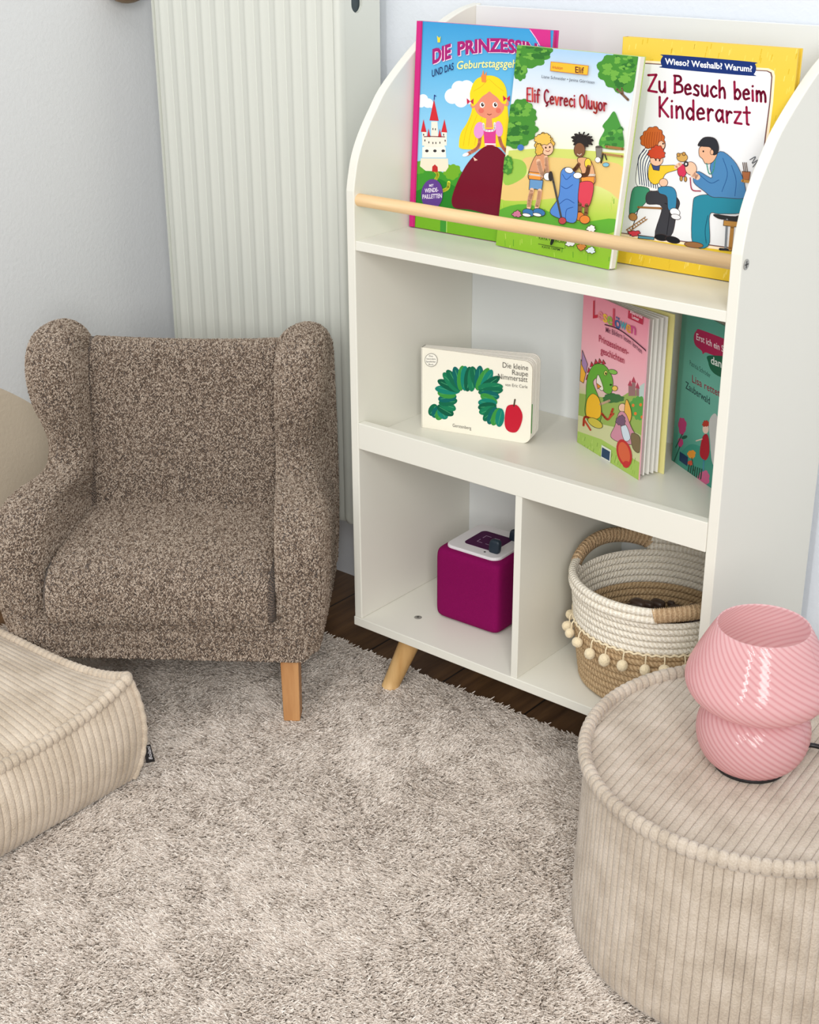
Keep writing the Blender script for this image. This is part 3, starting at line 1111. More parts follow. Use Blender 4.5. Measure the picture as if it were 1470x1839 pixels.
    A.stroke([(704, 1290), (702, 1352)], 30, SB)
    A.stroke([(756, 1296), (750, 1360)], 30, SB)
    E(700, 1380, 36, 32, (214, 122, 54))
    E(740, 1404, 40, 32, (224, 132, 58))
    B(726, 808, 74, 58, (40, 34, 34), 13, .3, 9)
    for a in range(-160, 20, 25):
        q = math.radians(a)
        A.stroke([(726 + 50 * math.cos(q), 808 + 40 * math.sin(q)), (726 + 90 * math.cos(q + .15), 806 + 70 * math.sin(q + .1))], 12, (40, 34, 34), adv=False)
    A.layer += 1
    E(708, 874, 44, 56, SB)
    A.stroke([(690, 905), (706, 914), (722, 904)], 5, (240, 230, 220), 8)
    # sack, gloves, litter picker
    P([(560, 1040), (600, 1008), (650, 1030), (702, 1090), (692, 1210), (670, 1420), (545, 1395), (470, 1345), (535, 1240), (552, 1120)], (84, 134, 206), 50)
    for q in ([(570, 1060), (600, 1100), (640, 1070)], [(560, 1150), (600, 1170), (650, 1140)], [(540, 1290), (600, 1250), (660, 1280)], [(590, 1400), (600, 1330), (650, 1310)]):
        A.stroke(q, 5, (44, 88, 164), 10)
    E(622, 1030, 34, 22, (244, 242, 238), 15)
    E(690, 1070, 34, 24, (244, 242, 238))
    A.stroke([(482, 1045), (500, 1120), (560, 1400)], 16, (74, 70, 66))
    E(478, 1075, 16, 36, (50, 46, 44))
    E(566, 1412, 30, 26, (186, 70, 76))
    for x, y, c in ((215, 1360, (206, 120, 150)), (790, 1472, (240, 240, 236)), (624, 1580, (232, 232, 230)), (712, 1608, (206, 130, 60)), (785, 1634, (220, 236, 236))):
        B(x, y, 34, 24, c, 7, .25, x)
    A.ol = None
    # logo plate, authors, title, small print
    P([(490, 178), (792, 208), (782, 282), (484, 250)], (246, 186, 52))
    A.stroke([(490, 178), (792, 208), (782, 282), (484, 250), (490, 178)], 4, (196, 110, 60))
    A.text('Arkadaşım', (498, 232), (584, 240), 24, (176, 70, 40), 0.01, 0.1)
    A.text('Elif', (684, 263), (756, 270), 50, (92, 30, 34), 0.02)
    A.text('Liane Schneider • Janina Görrissen', (414, 308), (838, 352), 25, (58, 66, 82), 0.0, 0.1)
    A.hand('Elif Çevreci Oluyor', (294, 492), (930, 566), 104, 14, (196, 66, 72), 0.06, [(192, 62, 72), (206, 76, 66), (184, 58, 80)])
    A.text('KAYA YAYINLARI', (385, 1548), (585, 1582), 20, (36, 52, 24), 0.01)
    A.stroke([(380, 1583), (575, 1620)], 4, (36, 52, 24))
    A.text('KAYA YAPIM', (408, 1612), (545, 1636), 18, (36, 52, 24), 0.01)
    E(486, 1566, 12, 30, (26, 34, 22), 20)
    return A


bl, ex, ey = frame3((.1844, .098, .6053), (.3774, .0787, .6053), (.2, .115, .866))


def build_paperback():
    t = thing('picture_book', 'thin picture book of two children tidying a park, in front of two others', 'book', (0.283, 0.095, 0.6042 + Z0), 0.0,
              'picture books standing behind the dowel rail')
    art_park(bl, ex, ey).part('front_cover', t, (*slab(bl, ex, ey, 0.0012), (236, 234, 228)))
    n = np.cross(ex, ey)
    n /= np.linalg.norm(n)
    o2 = bl - n * 0.0013
    V, F = slab(o2, ex, ey, 0.0085, 0.0, 0.004, 1.012, 0.004, 0.998)
    mesh('pages', V, F, M['paper'], t)
    V, F = slab(o2, ex, ey, 0.001, 0.0087, 0.0, 1.016, 0.0, 1.0)
    mesh('back_cover', V, F, plain('paperback_back', rgb(176, 200, 110), 0.3), t)
    return t


build_paperback()


def art_doctor(o, ex, ey):
    A = Art(o, ex, ey, [(1094.1, 469.9), (1388.2, 521.0), (1443.9, 86.7), (1118.8, 66.0)], 3.832, (1100, 40))
    A.bgrad([(0, (226, 190, 52)), (0.5, (228, 194, 40)), (1, (232, 198, 78))])
    P, E, B = A.poly, A.ell, A.blob
    r = random.Random(5)
    for i in range(420):
        u, v = r.random(), r.random()
        if 0.08 < u < 0.8 and 0.1 < v < 0.88:
            continue
        q = [(u, v), (u + 0.004, v), (u + 0.008, v + 0.022), (u + 0.003, v + 0.022)]
        A.raw([(min(1, max(0, a)), min(1, max(0, b))) for a, b in q], [(0, 1, 2, 3)], rgb(*r.choice([(242, 216, 112), (238, 208, 92), (214, 176, 40)])))
    A.layer += 1
    # white picture field with a peach border and a thin brown line
    fr = [(60, 258), (1100, 318), (1138, 336), (1146, 372), (1128, 560), (1092, 800), (985, 1610), (40, 1480)]
    P(fr, (252, 228, 196))
    inn = [(60, 274), (1092, 334), (1122, 348), (1128, 378), (1110, 560), (1074, 800), (968, 1590), (40, 1462)]
    P(inn, (120, 88, 84))
    P([(60, 282), (1088, 341), (1112, 354), (1118, 382), (1100, 560), (1064, 800), (958, 1580), (40, 1455)], (232, 232, 234))
    # banner
    P([(385, 226), (970, 272), (1005, 290), (1012, 325), (995, 360), (960, 372), (375, 322), (345, 305), (336, 270), (352, 238)], (22, 48, 112), 50)
    A.text('Wieso? Weshalb? Warum?', (366, 292), (984, 344), 43, (244, 244, 246), 0.025)
    CR = (150, 22, 64)
    A.hand('Zu Besuch beim', (246, 482), (1080, 556), 122, 17, CR, 0.05)
    A.hand('Kinderarzt', (318, 660), (962, 716), 136, 17, CR, 0.05)
    # woman with a boy on her lap
    A.ol = ((62, 46, 44), 3.5)
    ORG, RED, SK = (196, 98, 44), (200, 70, 42), (240, 190, 160)
    P([(230, 880), (190, 930), (165, 1020), (160, 1120), (200, 1160), (300, 1175), (345, 1130), (330, 1000), (300, 900)], (240, 240, 238), 40)
    for i in range(9):
        x = 180 + i * 16
        A.stroke([(x + 40, 890 + i * 4), (x - 4, 960 + i * 14), (x + 6, 1130 + i * 4)], 6, (36, 52, 92), 12, adv=False)
    A.layer += 1
    P([(150, 1150), (250, 1160), (236, 1240), (180, 1300), (118, 1345), (120, 1240)], (66, 142, 110), 30)
    P([(250, 1180), (400, 1195), (462, 1250), (440, 1330), (402, 1478), (290, 1478), (338, 1285), (236, 1262)], (58, 58, 64), 40)
    A.stroke([(360, 1260), (395, 1290), (372, 1470)], 6, (34, 34, 40), 10)
    E(335, 1492, 48, 22, (24, 24, 28), 8)
    E(412, 1508, 52, 22, (24, 24, 28), 14)
    E(335, 858, 32, 40, SK)
    B(280, 815, 84, 78, ORG, 11, .14, 2)
    for i in range(8):
        A.stroke([(230 + i * 16, 770), (218 + i * 17, 830), (226 + i * 14, 880)], 4, (160, 72, 32), 8, adv=False)
    A.layer += 1
    E(338, 862, 24, 32, SK)
    E(350, 850, 4, 5, (50, 36, 30))
    P([(262, 985), (330, 1000), (440, 1000), (450, 1028), (370, 1056), (336, 1110), (284, 1130), (246, 1082)], (236, 196, 52), 40)
    P([(262, 975), (330, 985), (322, 1036), (282, 1030)], (60, 74, 124))
    E(304, 962, 46, 42, SK)
    B(306, 912, 58, 46, RED, 11, .2, 8)
    E(300, 962, 4, 5, (60, 36, 30))
    E(326, 966, 4, 5, (60, 36, 30))
    E(352, 1118, 30, 28, SK)
    P([(322, 1150), (408, 1148), (442, 1200), (430, 1312), (384, 1300), (374, 1214), (322, 1190)], (52, 128, 166), 30)
    E(430, 1320, 36, 26, (240, 240, 240), 20)
    E(436, 1352, 34, 18, (226, 226, 230), 12)
    A.stroke([(176, 1286), (336, 1294)], 14, (150, 104, 60))
    A.stroke([(176, 1300), (120, 1480)], 6, (60, 60, 66), adv=True)
    E(140, 1352, 30, 26, (170, 120, 70), 20)
    # teddy
    E(484, 945, 38, 30, (206, 162, 88))
    E(458, 926, 12, 12, (190, 140, 70))
    E(496, 920, 12, 12, (190, 140, 70))
    E(482, 1036, 32, 46, (206, 52, 84))
    E(476, 1090, 10, 18, (190, 140, 70))
    E(506, 1094, 10, 18, (190, 140, 70))
    A.stroke([(440, 1012), (470, 990)], 26, SK)
    # doctor
    TEAL, BLU = (40, 130, 152), (74, 128, 176)
    P([(705, 1335), (860, 1350), (900, 1300), (930, 1330), (900, 1380), (780, 1372), (725, 1360)], (44, 46, 48), 30)
    A.stroke([(792, 1372), (778, 1575)], 15, (124, 128, 134))
    A.stroke([(740, 1572), (820, 1578)], 16, (40, 40, 46))
    P([(770, 1376), (900, 1390), (892, 1424), (766, 1412)], (186, 136, 70))
    A.stroke([(828, 1420), (812, 1570)], 26, (176, 126, 62))
    P([(585, 1212), (700, 1200), (930, 1210), (905, 1320), (740, 1332), (672, 1340), (664, 1545), (552, 1532), (556, 1270)], TEAL, 40)
    A.stroke([(660, 1345), (640, 1440), (646, 1530)], 6, (24, 92, 116), 10)
    E(560, 1542, 66, 20, (150, 104, 62), 6)
    P([(752, 902), (850, 970), (905, 1080), (928, 1190), (905, 1228), (760, 1220), (690, 1216), (635, 1176), (562, 1112), (592, 1040), (690, 1086), (680, 1000)], BLU, 50)
    for q in ([(770, 950), (800, 1060), (760, 1180)], [(830, 1000), (860, 1100), (850, 1210)], [(600, 1060), (680, 1120), (740, 1100)]):
        A.stroke(q, 5, (44, 92, 146), 10)
    E(545, 1020, 40, 46, SK, -15)
    A.stroke([(560, 1060), (590, 1080)], 40, SK)
    E(512, 990, 16, 18, (60, 60, 64))
    E(512, 990, 9, 10, (220, 220, 220))
    P([(612, 872), (690, 860), (732, 910), (700, 975), (650, 988), (628, 955), (604, 928)], (226, 174, 140), 30)
    P([(596, 858), (640, 806), (715, 812), (742, 868), (732, 916), (700, 925), (684, 876), (630, 868)], (44, 44, 50), 36)
    E(694, 908, 12, 18, (226, 174, 140))
    E(634, 902, 4, 5, (40, 30, 28))
    A.stroke([(656, 985), (672, 1055), (700, 1040), (716, 960)], 7, (70, 150, 130), 12)
    A.stroke([(540, 1085), (552, 1165), (612, 1176)], 8, (176, 60, 84), 12)
    # desk things, ladder, fire engine
    P([(904, 1040), (962, 1044), (952, 1100), (910, 1096)], (170, 104, 66))
    for x in (914, 926, 938):
        A.stroke([(x + 4, 1044), (x - 4, 980)], 6, (96, 74, 60))
    A.stroke([(960, 960), (1000, 940), (975, 985), (1020, 960), (980, 1010)], 6, (90, 92, 98), 14)
    A.stroke([(905, 1105), (960, 1112)], 20, (186, 136, 70))
    A.stroke([(96, 1440), (228, 1352)], 6, (150, 104, 50))
    A.stroke([(110, 1456), (240, 1366)], 6, (150, 104, 50))
    for k in range(8):
        A.stroke([(100 + k * 17, 1438 - k * 11), (114 + k * 17, 1452 - k * 11)], 5, (150, 104, 50), adv=False)
    B(150, 1462, 40, 18, (206, 62, 76), 7, .3, 3)
    P([(180, 1478), (290, 1490), (286, 1506), (176, 1496)], (84, 142, 160))
    return A


bl, ex, ey = frame3((.353, .119, .6053), (.585, .121, .6053), (.3505, .128, .884))
hardcover('picture_book', 'yellow picture book showing a doctor with a teddy, beside the right panel', bl, ex, ey, 0.013, (226, 190, 60), (226, 190, 60), art_doctor, 0.01, cover_col=(226, 190, 60))


# ------------------------------------------------------------------ board book on the middle shelf
def build_board_book():
    zb = Z2T + 0.0002
    bl, ex, ey = frame3((.054, .098, zb), (.2215, .1412, zb), (.054, .098, zb + .1245))
    t = thing('board_book', 'cream board book standing slightly open on the middle shelf', 'book', (0.137, 0.125, zb + Z0), 0.0)
    A = Art(bl, ex, ey, [(756.6, 768.0), (951.0, 798.5), (955.5, 651.0), (756.5, 625.0)], 5.25, (720, 600))
    A.layer = 2
    # plain arch of green leaves with a red apple at its end
    gs = [(16, 104, 74), (24, 122, 84), (10, 90, 66), (20, 128, 110), (60, 146, 62), (12, 100, 96)]
    arch = smooth_path([(300, 720), (385, 760), (440, 660), (430, 560), (470, 460), (560, 420), (650, 430), (740, 420), (830, 470), (840, 570), (810, 670), (840, 760), (930, 790)], 34)
    for i, (x, y) in enumerate(arch):
        a = arch[min(i + 1, 33)] - arch[max(i - 1, 0)]
        rot = math.degrees(math.atan2(a[1], a[0])) + 90
        big = 118 if 8 < i < 25 else 88
        if i < 4:
            big = 60
        A.ell(x, y, big, 42, gs[(i * 5) % 6], rot + (i % 3 - 1) * 8)
        A.stroke([(x - big * .7 * math.cos(math.radians(rot)), y - big * .7 * math.sin(math.radians(rot))), (x + big * .7 * math.cos(math.radians(rot)), y + big * .7 * math.sin(math.radians(rot)))], 5, (70, 160, 110))
    A.poly([(990, 700), (1040, 668), (1100, 680), (1142, 760), (1130, 850), (1085, 925), (1010, 918), (975, 850)], (196, 30, 52), 40)
    A.stroke([(1062, 680), (1072, 620)], 14, (84, 66, 50))
    TX = (70, 66, 64)
    A.text('Die kleine', (956, 318), (1196, 346), 52, TX, -0.004)
    A.text('Raupe', (1046, 386), (1194, 403), 50, TX, -0.004)
    A.text('Nimmersatt', (912, 424), (1190, 456), 52, TX, -0.004)
    A.text('von Eric Carle', (980, 492), (1190, 515), 30, TX, -0.006)
    A.text('Gerstenberg', (486, 876), (660, 904), 32, TX, -0.006)
    A.ell(285, 250, 60, 63, (110, 106, 100))
    A.ell(285, 250, 56, 59, (244, 240, 228))
    for k, (s, w) in enumerate((('Das', 16), ('besondere', 40), ('Spielbilder', 44), ('Buch', 20))):
        A.text(s, (282 - w, 218 + 26 * k), (286 + w, 221 + 26 * k), 15, (70, 66, 64), 0.01)
    ux, n = ex / np.linalg.norm(ex), np.cross(ex, ey) / np.linalg.norm(np.cross(ex, ey))
    w, h = np.linalg.norm(ex), np.linalg.norm(ey)
    r = 0.012

    def leaf(ang, k, th):
        """one board hinged at the spine, its fore-edge corners rounded"""
        ca, sa = math.cos(math.radians(ang)), math.sin(math.radians(ang))
        d = ux * ca - n * sa
        m = n * ca + ux * sa
        o = bl - n * k
        pts = [(0, 0), (w - r, 0)] + [(w - r + r * math.sin(q), r - r * math.cos(q)) for q in np.linspace(0.2, PI / 2, 7)] + \
              [(w - r + r * math.cos(q), h - r + r * math.sin(q)) for q in np.linspace(0, PI / 2, 8)] + [(0, h)]
        K = len(pts)
        V = [o + d * a + np.array([0, 0, 1.0]) * b - m * s for s in (0, th) for a, b in pts]
        F = [tuple(range(K)), tuple(range(2 * K - 1, K - 1, -1))] + [(i + K, (i + 1) % K + K, (i + 1) % K, i) for i in range(K)]
        return V, F
    V, F = leaf(0.0, 0.0, 0.0021)
    A.part('front_cover', t, (V, F, (243, 238, 222)))
    cr = plain('board_cream', rgb(240, 236, 226), 0.4)
    spec = [(1.6, .0023, .0016), (2.8, .0041, .0016), (5.2, .0060, .0016), (6.3, .0078, .0016), (7.4, .0096, .0016)]
    for a, k, th in spec:
        mesh('page', *leaf(a, k, th), cr, t)
    mesh('back_cover', *leaf(9.2, .0116, .0021), cr, t)
    V, F = slab(bl - ux * 0.0004, ux * 0.0016, ey, 0.0136, 0.0)
    mesh('spine', V, F, cr, t)
    # colour showing on the edge of the second page
    c = plain('page_picture', rgb(74, 150, 74), 0.4)
    d = ux * math.cos(math.radians(1.6)) - n * math.sin(math.radians(1.6))
    V, F = slab(bl - n * .0022 + d * (w * .955), d * (w * .043), np.array([0, 0, .045]), 0.0001)
    V = [p + np.array([0, 0, .014]) for p in V]
    mesh('page_picture', V, F, c, t)
    return t


build_board_book()


# ------------------------------------------------------------------ early readers standing open on the middle shelf
def open_reader(label, bl, br, h, back_deg, spine_col, back_col, make_art, nblocks, cover_col):
    zb = Z2T + 0.0002
    bl, ex, ey = frame3((*bl, zb), (*br, zb), (*bl, zb + h))
    ux = ex / np.linalg.norm(ex)
    n = np.cross(ux, (0, 0, 1.0))
    w = np.linalg.norm(ex)
    t = thing('reading_book', label, 'book', (bl[0] + ex[0] / 2, bl[1] + ex[1] / 2, zb + Z0), 0.0, 'early reading books on the middle shelf')
    make_art(bl, ex, ey).part('front_cover', t, (*slab(bl, ex, ey, 0.0022), cover_col))
    th = 0.012
    for k in range(nblocks):
        f = (k + 0.5) / nblocks
        a = math.radians(-back_deg * (0.12 + 0.8 * f))
        d = ux * math.cos(a) + (-n) * math.sin(-a)
        o = bl - n * (0.0026 + (th - 0.005) * f) + ux * 0.003 + np.array([0, 0, 0.003])
        nn = np.cross(d, (0, 0, 1.0))
        V, F = slab(o, d * (w - 0.008), np.array([0, 0, h - 0.006]), (th - 0.006) / nblocks * 1.5)
        mesh('page_block', V, F, M['paper'], t, bevel=0.0003)
    a = math.radians(back_deg)
    d = ux * math.cos(a) - n * math.sin(a)
    mesh('back_cover', *slab(bl - n * (th - 0.002), d * w, ey, 0.0022), plain('reader_back', rgb(*back_col), 0.3), t, bevel=0.0004)
    pts = [bl - n * (th / 2 - th / 2 * math.cos(q)) - ux * (0.003 * math.sin(q)) for q in np.linspace(0, PI, 9)]
    V = [p + ey * k for k in (0.0, 1.0) for p in pts]
    F = [(i, i + 1, i + 10, i + 9) for i in range(8)] + [tuple(range(9)), tuple(range(17, 8, -1))]
    mesh('spine', V, F, plain('reader_spine', rgb(*spine_col), 0.3), t)
    return t


def art_dragon(o, ex, ey):
    A = Art(o, ex, ey, [(1035.9, 794.8), (1146.0, 863.1), (1164.4, 574.1), (1048.2, 521.9)], 4.742, (1010, 520))
    A.bgrad([(0, (176, 196, 96)), (0.2, (170, 186, 108)), (0.34, (198, 200, 150)), (0.45, (236, 188, 196)), (0.7, (240, 172, 184)), (1, (232, 140, 162))])
    P, E, B = A.poly, A.ell, A.blob
    P([(100, 880), (330, 920), (480, 930), (560, 880), (720, 830), (720, 1700), (100, 1700)], (150, 176, 88), 0)
    P([(640, 850), (720, 800), (720, 960), (640, 960)], (186, 206, 200), 20)
    P([(100, 1080), (330, 1150), (660, 1240), (700, 1420), (600, 1640), (100, 1330)], (204, 206, 156), 30)
    P([(100, 1200), (330, 1280), (660, 1480), (660, 1720), (100, 1500)], (164, 196, 92))
    for i in range(40):
        r = random.Random(i)
        x = 130 + r.random() * 500
        y = 1250 + r.random() * 120 + (x - 130) * .45
        A.stroke([(x, y), (x + 6, y - 30)], 4, r.choice([(140, 176, 70), (190, 212, 118), (116, 150, 60)]), adv=False)
    A.layer += 1
    # castle on the hill
    for x, y, w, hh in ((560, 820, 30, 90), (590, 790, 30, 120), (625, 840, 26, 70)):
        P([(x, y), (x + w, y + 8), (x + w, y + hh), (x, y + hh)], (150, 112, 112))
        P([(x - 6, y), (x + w / 2, y - 46), (x + w + 6, y + 10)], (176, 60, 84))
    B(640, 1010, 66, 100, (84, 158, 70), 11, .15, 21)
    for x, y in ((600, 990), (664, 985), (676, 1090), (620, 1060)):
        E(x, y, 12, 14, (226, 122, 44))
    B(430, 930, 90, 40, (60, 112, 60), 9, .15, 22)
    # dragon
    A.ol = ((70, 70, 44), 4)
    GR, YE, RD = (104, 170, 60), (240, 186, 48), (196, 70, 44)
    for i, (x, y) in enumerate(((226, 690), (250, 640), (285, 618), (318, 612), (350, 622), (215, 750))):
        P([(x - 16, y + 22), (x - 4, y - 22), (x + 18, y + 14)], (188, 44, 66))
    P([(230, 700), (280, 640), (360, 650), (420, 740), (430, 820), (410, 890), (350, 870), (310, 760), (260, 790), (300, 900), (330, 1000), (330, 1090), (290, 1180), (220, 1130), (190, 1040), (200, 940), (205, 800)], GR, 60)
    P([(260, 890), (310, 930), (330, 1020), (318, 1090), (260, 1110), (205, 1080), (200, 1000), (215, 930)], YE, 40)
    P([(300, 730), (322, 760), (350, 850), (325, 860), (290, 800)], (240, 232, 216), 20)
    P([(290, 800), (330, 830), (300, 850)], (226, 140, 50))
    E(368, 715, 14, 20, (238, 232, 120), 10)
    E(370, 718, 5, 9, (34, 40, 26))
    E(430, 705, 38, 20, (130, 186, 80), 15)
    E(412, 815, 8, 6, (40, 70, 30))
    E(446, 845, 24, 22, (236, 196, 90))
    A.stroke([(325, 980), (400, 950)], 20, (190, 160, 130))
    A.stroke([(335, 1060), (390, 1110), (430, 1020)], 18, RD, 10)
    A.stroke([(390, 1110), (436, 1060)], 14, RD)
    A.stroke([(240, 1100), (190, 1090), (180, 1160)], 18, RD, 10)
    A.stroke([(190, 1120), (240, 1200)], 14, RD)
    E(280, 1140, 70, 34, (206, 190, 74), 30)
    P([(160, 600), (200, 720), (180, 800), (150, 780)], (240, 176, 60))
    P([(170, 520), (215, 640), (200, 720), (165, 640)], (168, 132, 176))
    # princess
    E(512, 1010, 32, 36, (240, 196, 170))
    P([(545, 940), (575, 990), (590, 1080), (560, 1150), (530, 1050)], (236, 178, 72), 24)
    P([(485, 1050), (540, 1060), (590, 1180), (650, 1300), (540, 1320), (415, 1260), (450, 1160)], (206, 140, 160), 36)
    P([(500, 1170), (545, 1160), (580, 1270), (530, 1290)], (208, 220, 232), 20)
    B(500, 1120, 40, 44, (116, 84, 112), 9, .2, 24)
    P([(590, 1230), (660, 1260), (655, 1390), (600, 1350)], (122, 104, 72), 16)
    # seal, publisher plate
    A.ol = None
    E(528, 1395, 62, 120, (190, 40, 44), -14)
    E(528, 1395, 46, 96, (214, 96, 60), -14)
    E(545, 1492, 30, 30, (196, 40, 44))
    P([(336, 1325), (418, 1372), (410, 1480), (330, 1432)], (222, 226, 214))
    P([(340, 1345), (408, 1384), (402, 1462), (334, 1424)], (30, 62, 96))
    P([(566, 150), (694, 210), (686, 304), (560, 246)], (186, 30, 68))
    A.text('Allererste', (578, 204), (684, 252), 30, (246, 220, 228), 0.01)
    A.text('Leser', (596, 246), (656, 275), 30, (246, 220, 228), 0.01)
    cols = [(196, 30, 60), (226, 132, 140), (232, 186, 60), (150, 178, 70), (206, 66, 92), (60, 92, 146), (70, 160, 170), (214, 150, 60), (196, 70, 130)]
    lx = [(262, 246, 302, 240, 150), (305, 250, 350, 272, 104), (348, 272, 384, 290, 104), (384, 290, 428, 312, 104), (430, 310, 446, 318, 150), (448, 318, 496, 345, 104), (494, 330, 548, 352, 96), (545, 358, 588, 378, 100), (586, 372, 628, 392, 100)]
    for ch, (xa, ya, xb, yb, hh), c in zip('Leselöwen', lx, cols):
        A.text(ch, (xa, ya), (xb, yb), hh, c, 0.02, skew=(0.02, -1))
    A.stroke([(366, 302), (470, 336), (580, 410), (730, 536)], 9, (70, 24, 50), 20)
    A.text('Mit Bildern lesen lernen', (372, 366), (680, 552), 46, (110, 54, 80), 0.004, bend=lambda q: -26 * math.sin(PI * q))
    A.text('Prinzessinnen-', (314, 444), (566, 562), 58, (168, 40, 74), 0.012)
    A.text('geschichten', (328, 545), (530, 634), 58, (168, 40, 74), 0.012)
    return A


def art_forest(o, ex, ey):
    A = Art(o, ex, ey, [(1208.2, 825.9), (1311.6, 898.6), (1338.7, 603.3), (1228.7, 547.5)], 4.742, (1010, 520))
    A.bgrad([(0, (66, 142, 124)), (0.3, (104, 176, 158)), (0.6, (112, 184, 166)), (1, (88, 162, 146))])
    P, E, B = A.poly, A.ell, A.blob
    P([(1150, 350), (1200, 345), (1500, 480), (1500, 620), (1300, 560), (1230, 535), (1205, 548), (1195, 520), (1140, 470), (1128, 400)], (178, 28, 84), 40)
    A.text('Erst ich ein Stück,', (1150, 424), (1470, 572), 56, (244, 226, 234), 0.012)
    P([(1260, 560), (1500, 600), (1500, 780), (1350, 740), (1280, 690), (1252, 620)], (24, 98, 72), 30)
    A.text('dann du', (1274, 628), (1480, 712), 66, (234, 240, 236), 0.015)
    A.text('Patricia Schröder', (1094, 640), (1270, 752), 44, (40, 76, 72), 0.0)
    A.text('Lisa rettet den', (1114, 786), (1450, 966), 64, (150, 36, 66), 0.008)
    A.text('Zauberwald', (1058, 838), (1266, 978), 64, (40, 66, 70), 0.01)
    P([(1070, 1330), (1180, 1330), (1300, 1420), (1300, 1700), (1000, 1500)], (66, 150, 132), 24)
    for x, y, rx, ry, c in ((1030, 1160, 34, 74, (196, 62, 122)), (1015, 1300, 22, 40, (196, 62, 122)), (1110, 1400, 34, 36, (236, 156, 60)), (1100, 1474, 24, 22, (214, 84, 60)), (1215, 1600, 50, 60, (206, 96, 140))):
        B(x, y, rx, ry, c, 7, .15, x)
    A.stroke([(1030, 1230), (975, 1340)], 8, (30, 84, 70))
    A.stroke([(1010, 1335), (960, 1460)], 8, (30, 84, 70))
    A.stroke([(1112, 1430), (1130, 1540)], 8, (30, 84, 70))
    E(1050, 1255, 26, 14, (36, 92, 74), -20)
    P([(1205, 1250), (1250, 1240), (1262, 1380), (1230, 1450), (1180, 1400)], (176, 34, 52), 24)
    E(1230, 1185, 26, 40, (240, 206, 190))
    B(1235, 1140, 34, 26, (186, 60, 46), 9, .25, 4)
    A.stroke([(1200, 1270), (1150, 1285)], 10, (240, 206, 190))
    A.stroke([(1215, 1450), (1210, 1540)], 14, (70, 140, 160))
    P([(1262, 1110), (1330, 1080), (1360, 1500), (1290, 1480), (1268, 1280)], (206, 206, 204), 30)
    for i in range(7):
        A.stroke([(1080 + i * 18, 1560 + i * 8), (1090 + i * 18, 1490 + i * 6)], 10, (24, 74, 58), adv=False)
    A.layer += 1
    P([(1010, 1376), (1080, 1424), (1074, 1502), (1006, 1452)], (30, 56, 92))
    return A


open_reader('pink reading book with a green dragon, standing open on the middle shelf', (.270, .191), (.4155, .121), .2265, 11.5, (226, 140, 160), (230, 222, 150), art_dragon, 4, (236, 176, 188))
open_reader('teal green reading book standing open at the right end of the middle shelf', (.4135, .214), (.546, .134), .225, 9.0, (46, 92, 80), (40, 92, 80), art_forest, 2, (104, 176, 158))


# ------------------------------------------------------------------ purple audio cube
def build_cube():
    t = thing('audio_player', 'purple fabric audio cube with white top in the lower left compartment', 'audio player', (0.152, 0.139, T + Z0), math.radians(2))
    B = np.array(basis(t))

    def loc(V):
        return [tuple(p) for p in V]
    h = 0.0592
    V, F = superbox(0, 0, 0.0595, h, h, 0.0593, 0.17, 34)
    mesh('cloth_body', loc(V), F, M['purple'], t, local=True, smooth=True)
    V, F = prism(rounded_rect(0.097, 0.097, 0.014), 2, 0.1155, 0.1225)
    pl = mesh('top_plate', V, F, M['plate'], t, local=True, bevel=0.0022, seg=3)
    V, F = prism(rounded_rect(0.056, 0.056, 0.008), 2, 0.1222, 0.1230)
    pad = mesh('cloth_pad', V, F, M['purple_dark'], t, local=True, bevel=0.0003)
    # dashed square mark on the pad
    Vs, Fs = [], []
    for k in range(4):
        a = k * PI / 2
        for (x0, x1) in ((-0.0125, -0.003), (0.003, 0.0125)):
            q = [(x, y) for x, y in ((x0, 0.0120), (x1, 0.0120), (x1, 0.0130), (x0, 0.0130))]
            n = len(Vs)
            Vs += [(x * math.cos(a) - y * math.sin(a), x * math.sin(a) + y * math.cos(a), 0.12308) for x, y in q]
            Fs.append((n, n + 1, n + 2, n + 3))
    mesh('square_mark', Vs, Fs, plain('mark_print', rgb(178, 150, 178), 0.6), t, local=True)
    for (x, y, r, hh) in ((0.030, -0.028, 0.011, 0.024), (0.030, 0.026, 0.010, 0.020)):
        V, F = superbox(x, y, 0.120 + hh / 2, r * 0.85, r * 0.5, hh / 2, 0.55, 14)
        V = [(p[0] + (p[2] - 0.12) * 0.1, p[1], p[2]) for p in V]
        mesh('ear', V, F, M['navy_plastic'], t, local=True, smooth=True)
    V, F = lathe([(0.0, 0.1229), (0.0016, 0.1229), (0.0018, 0.1224)], 12, 0.018, -0.036)
    mesh('status_light', V, F, M['black'], t, local=True)


build_cube()


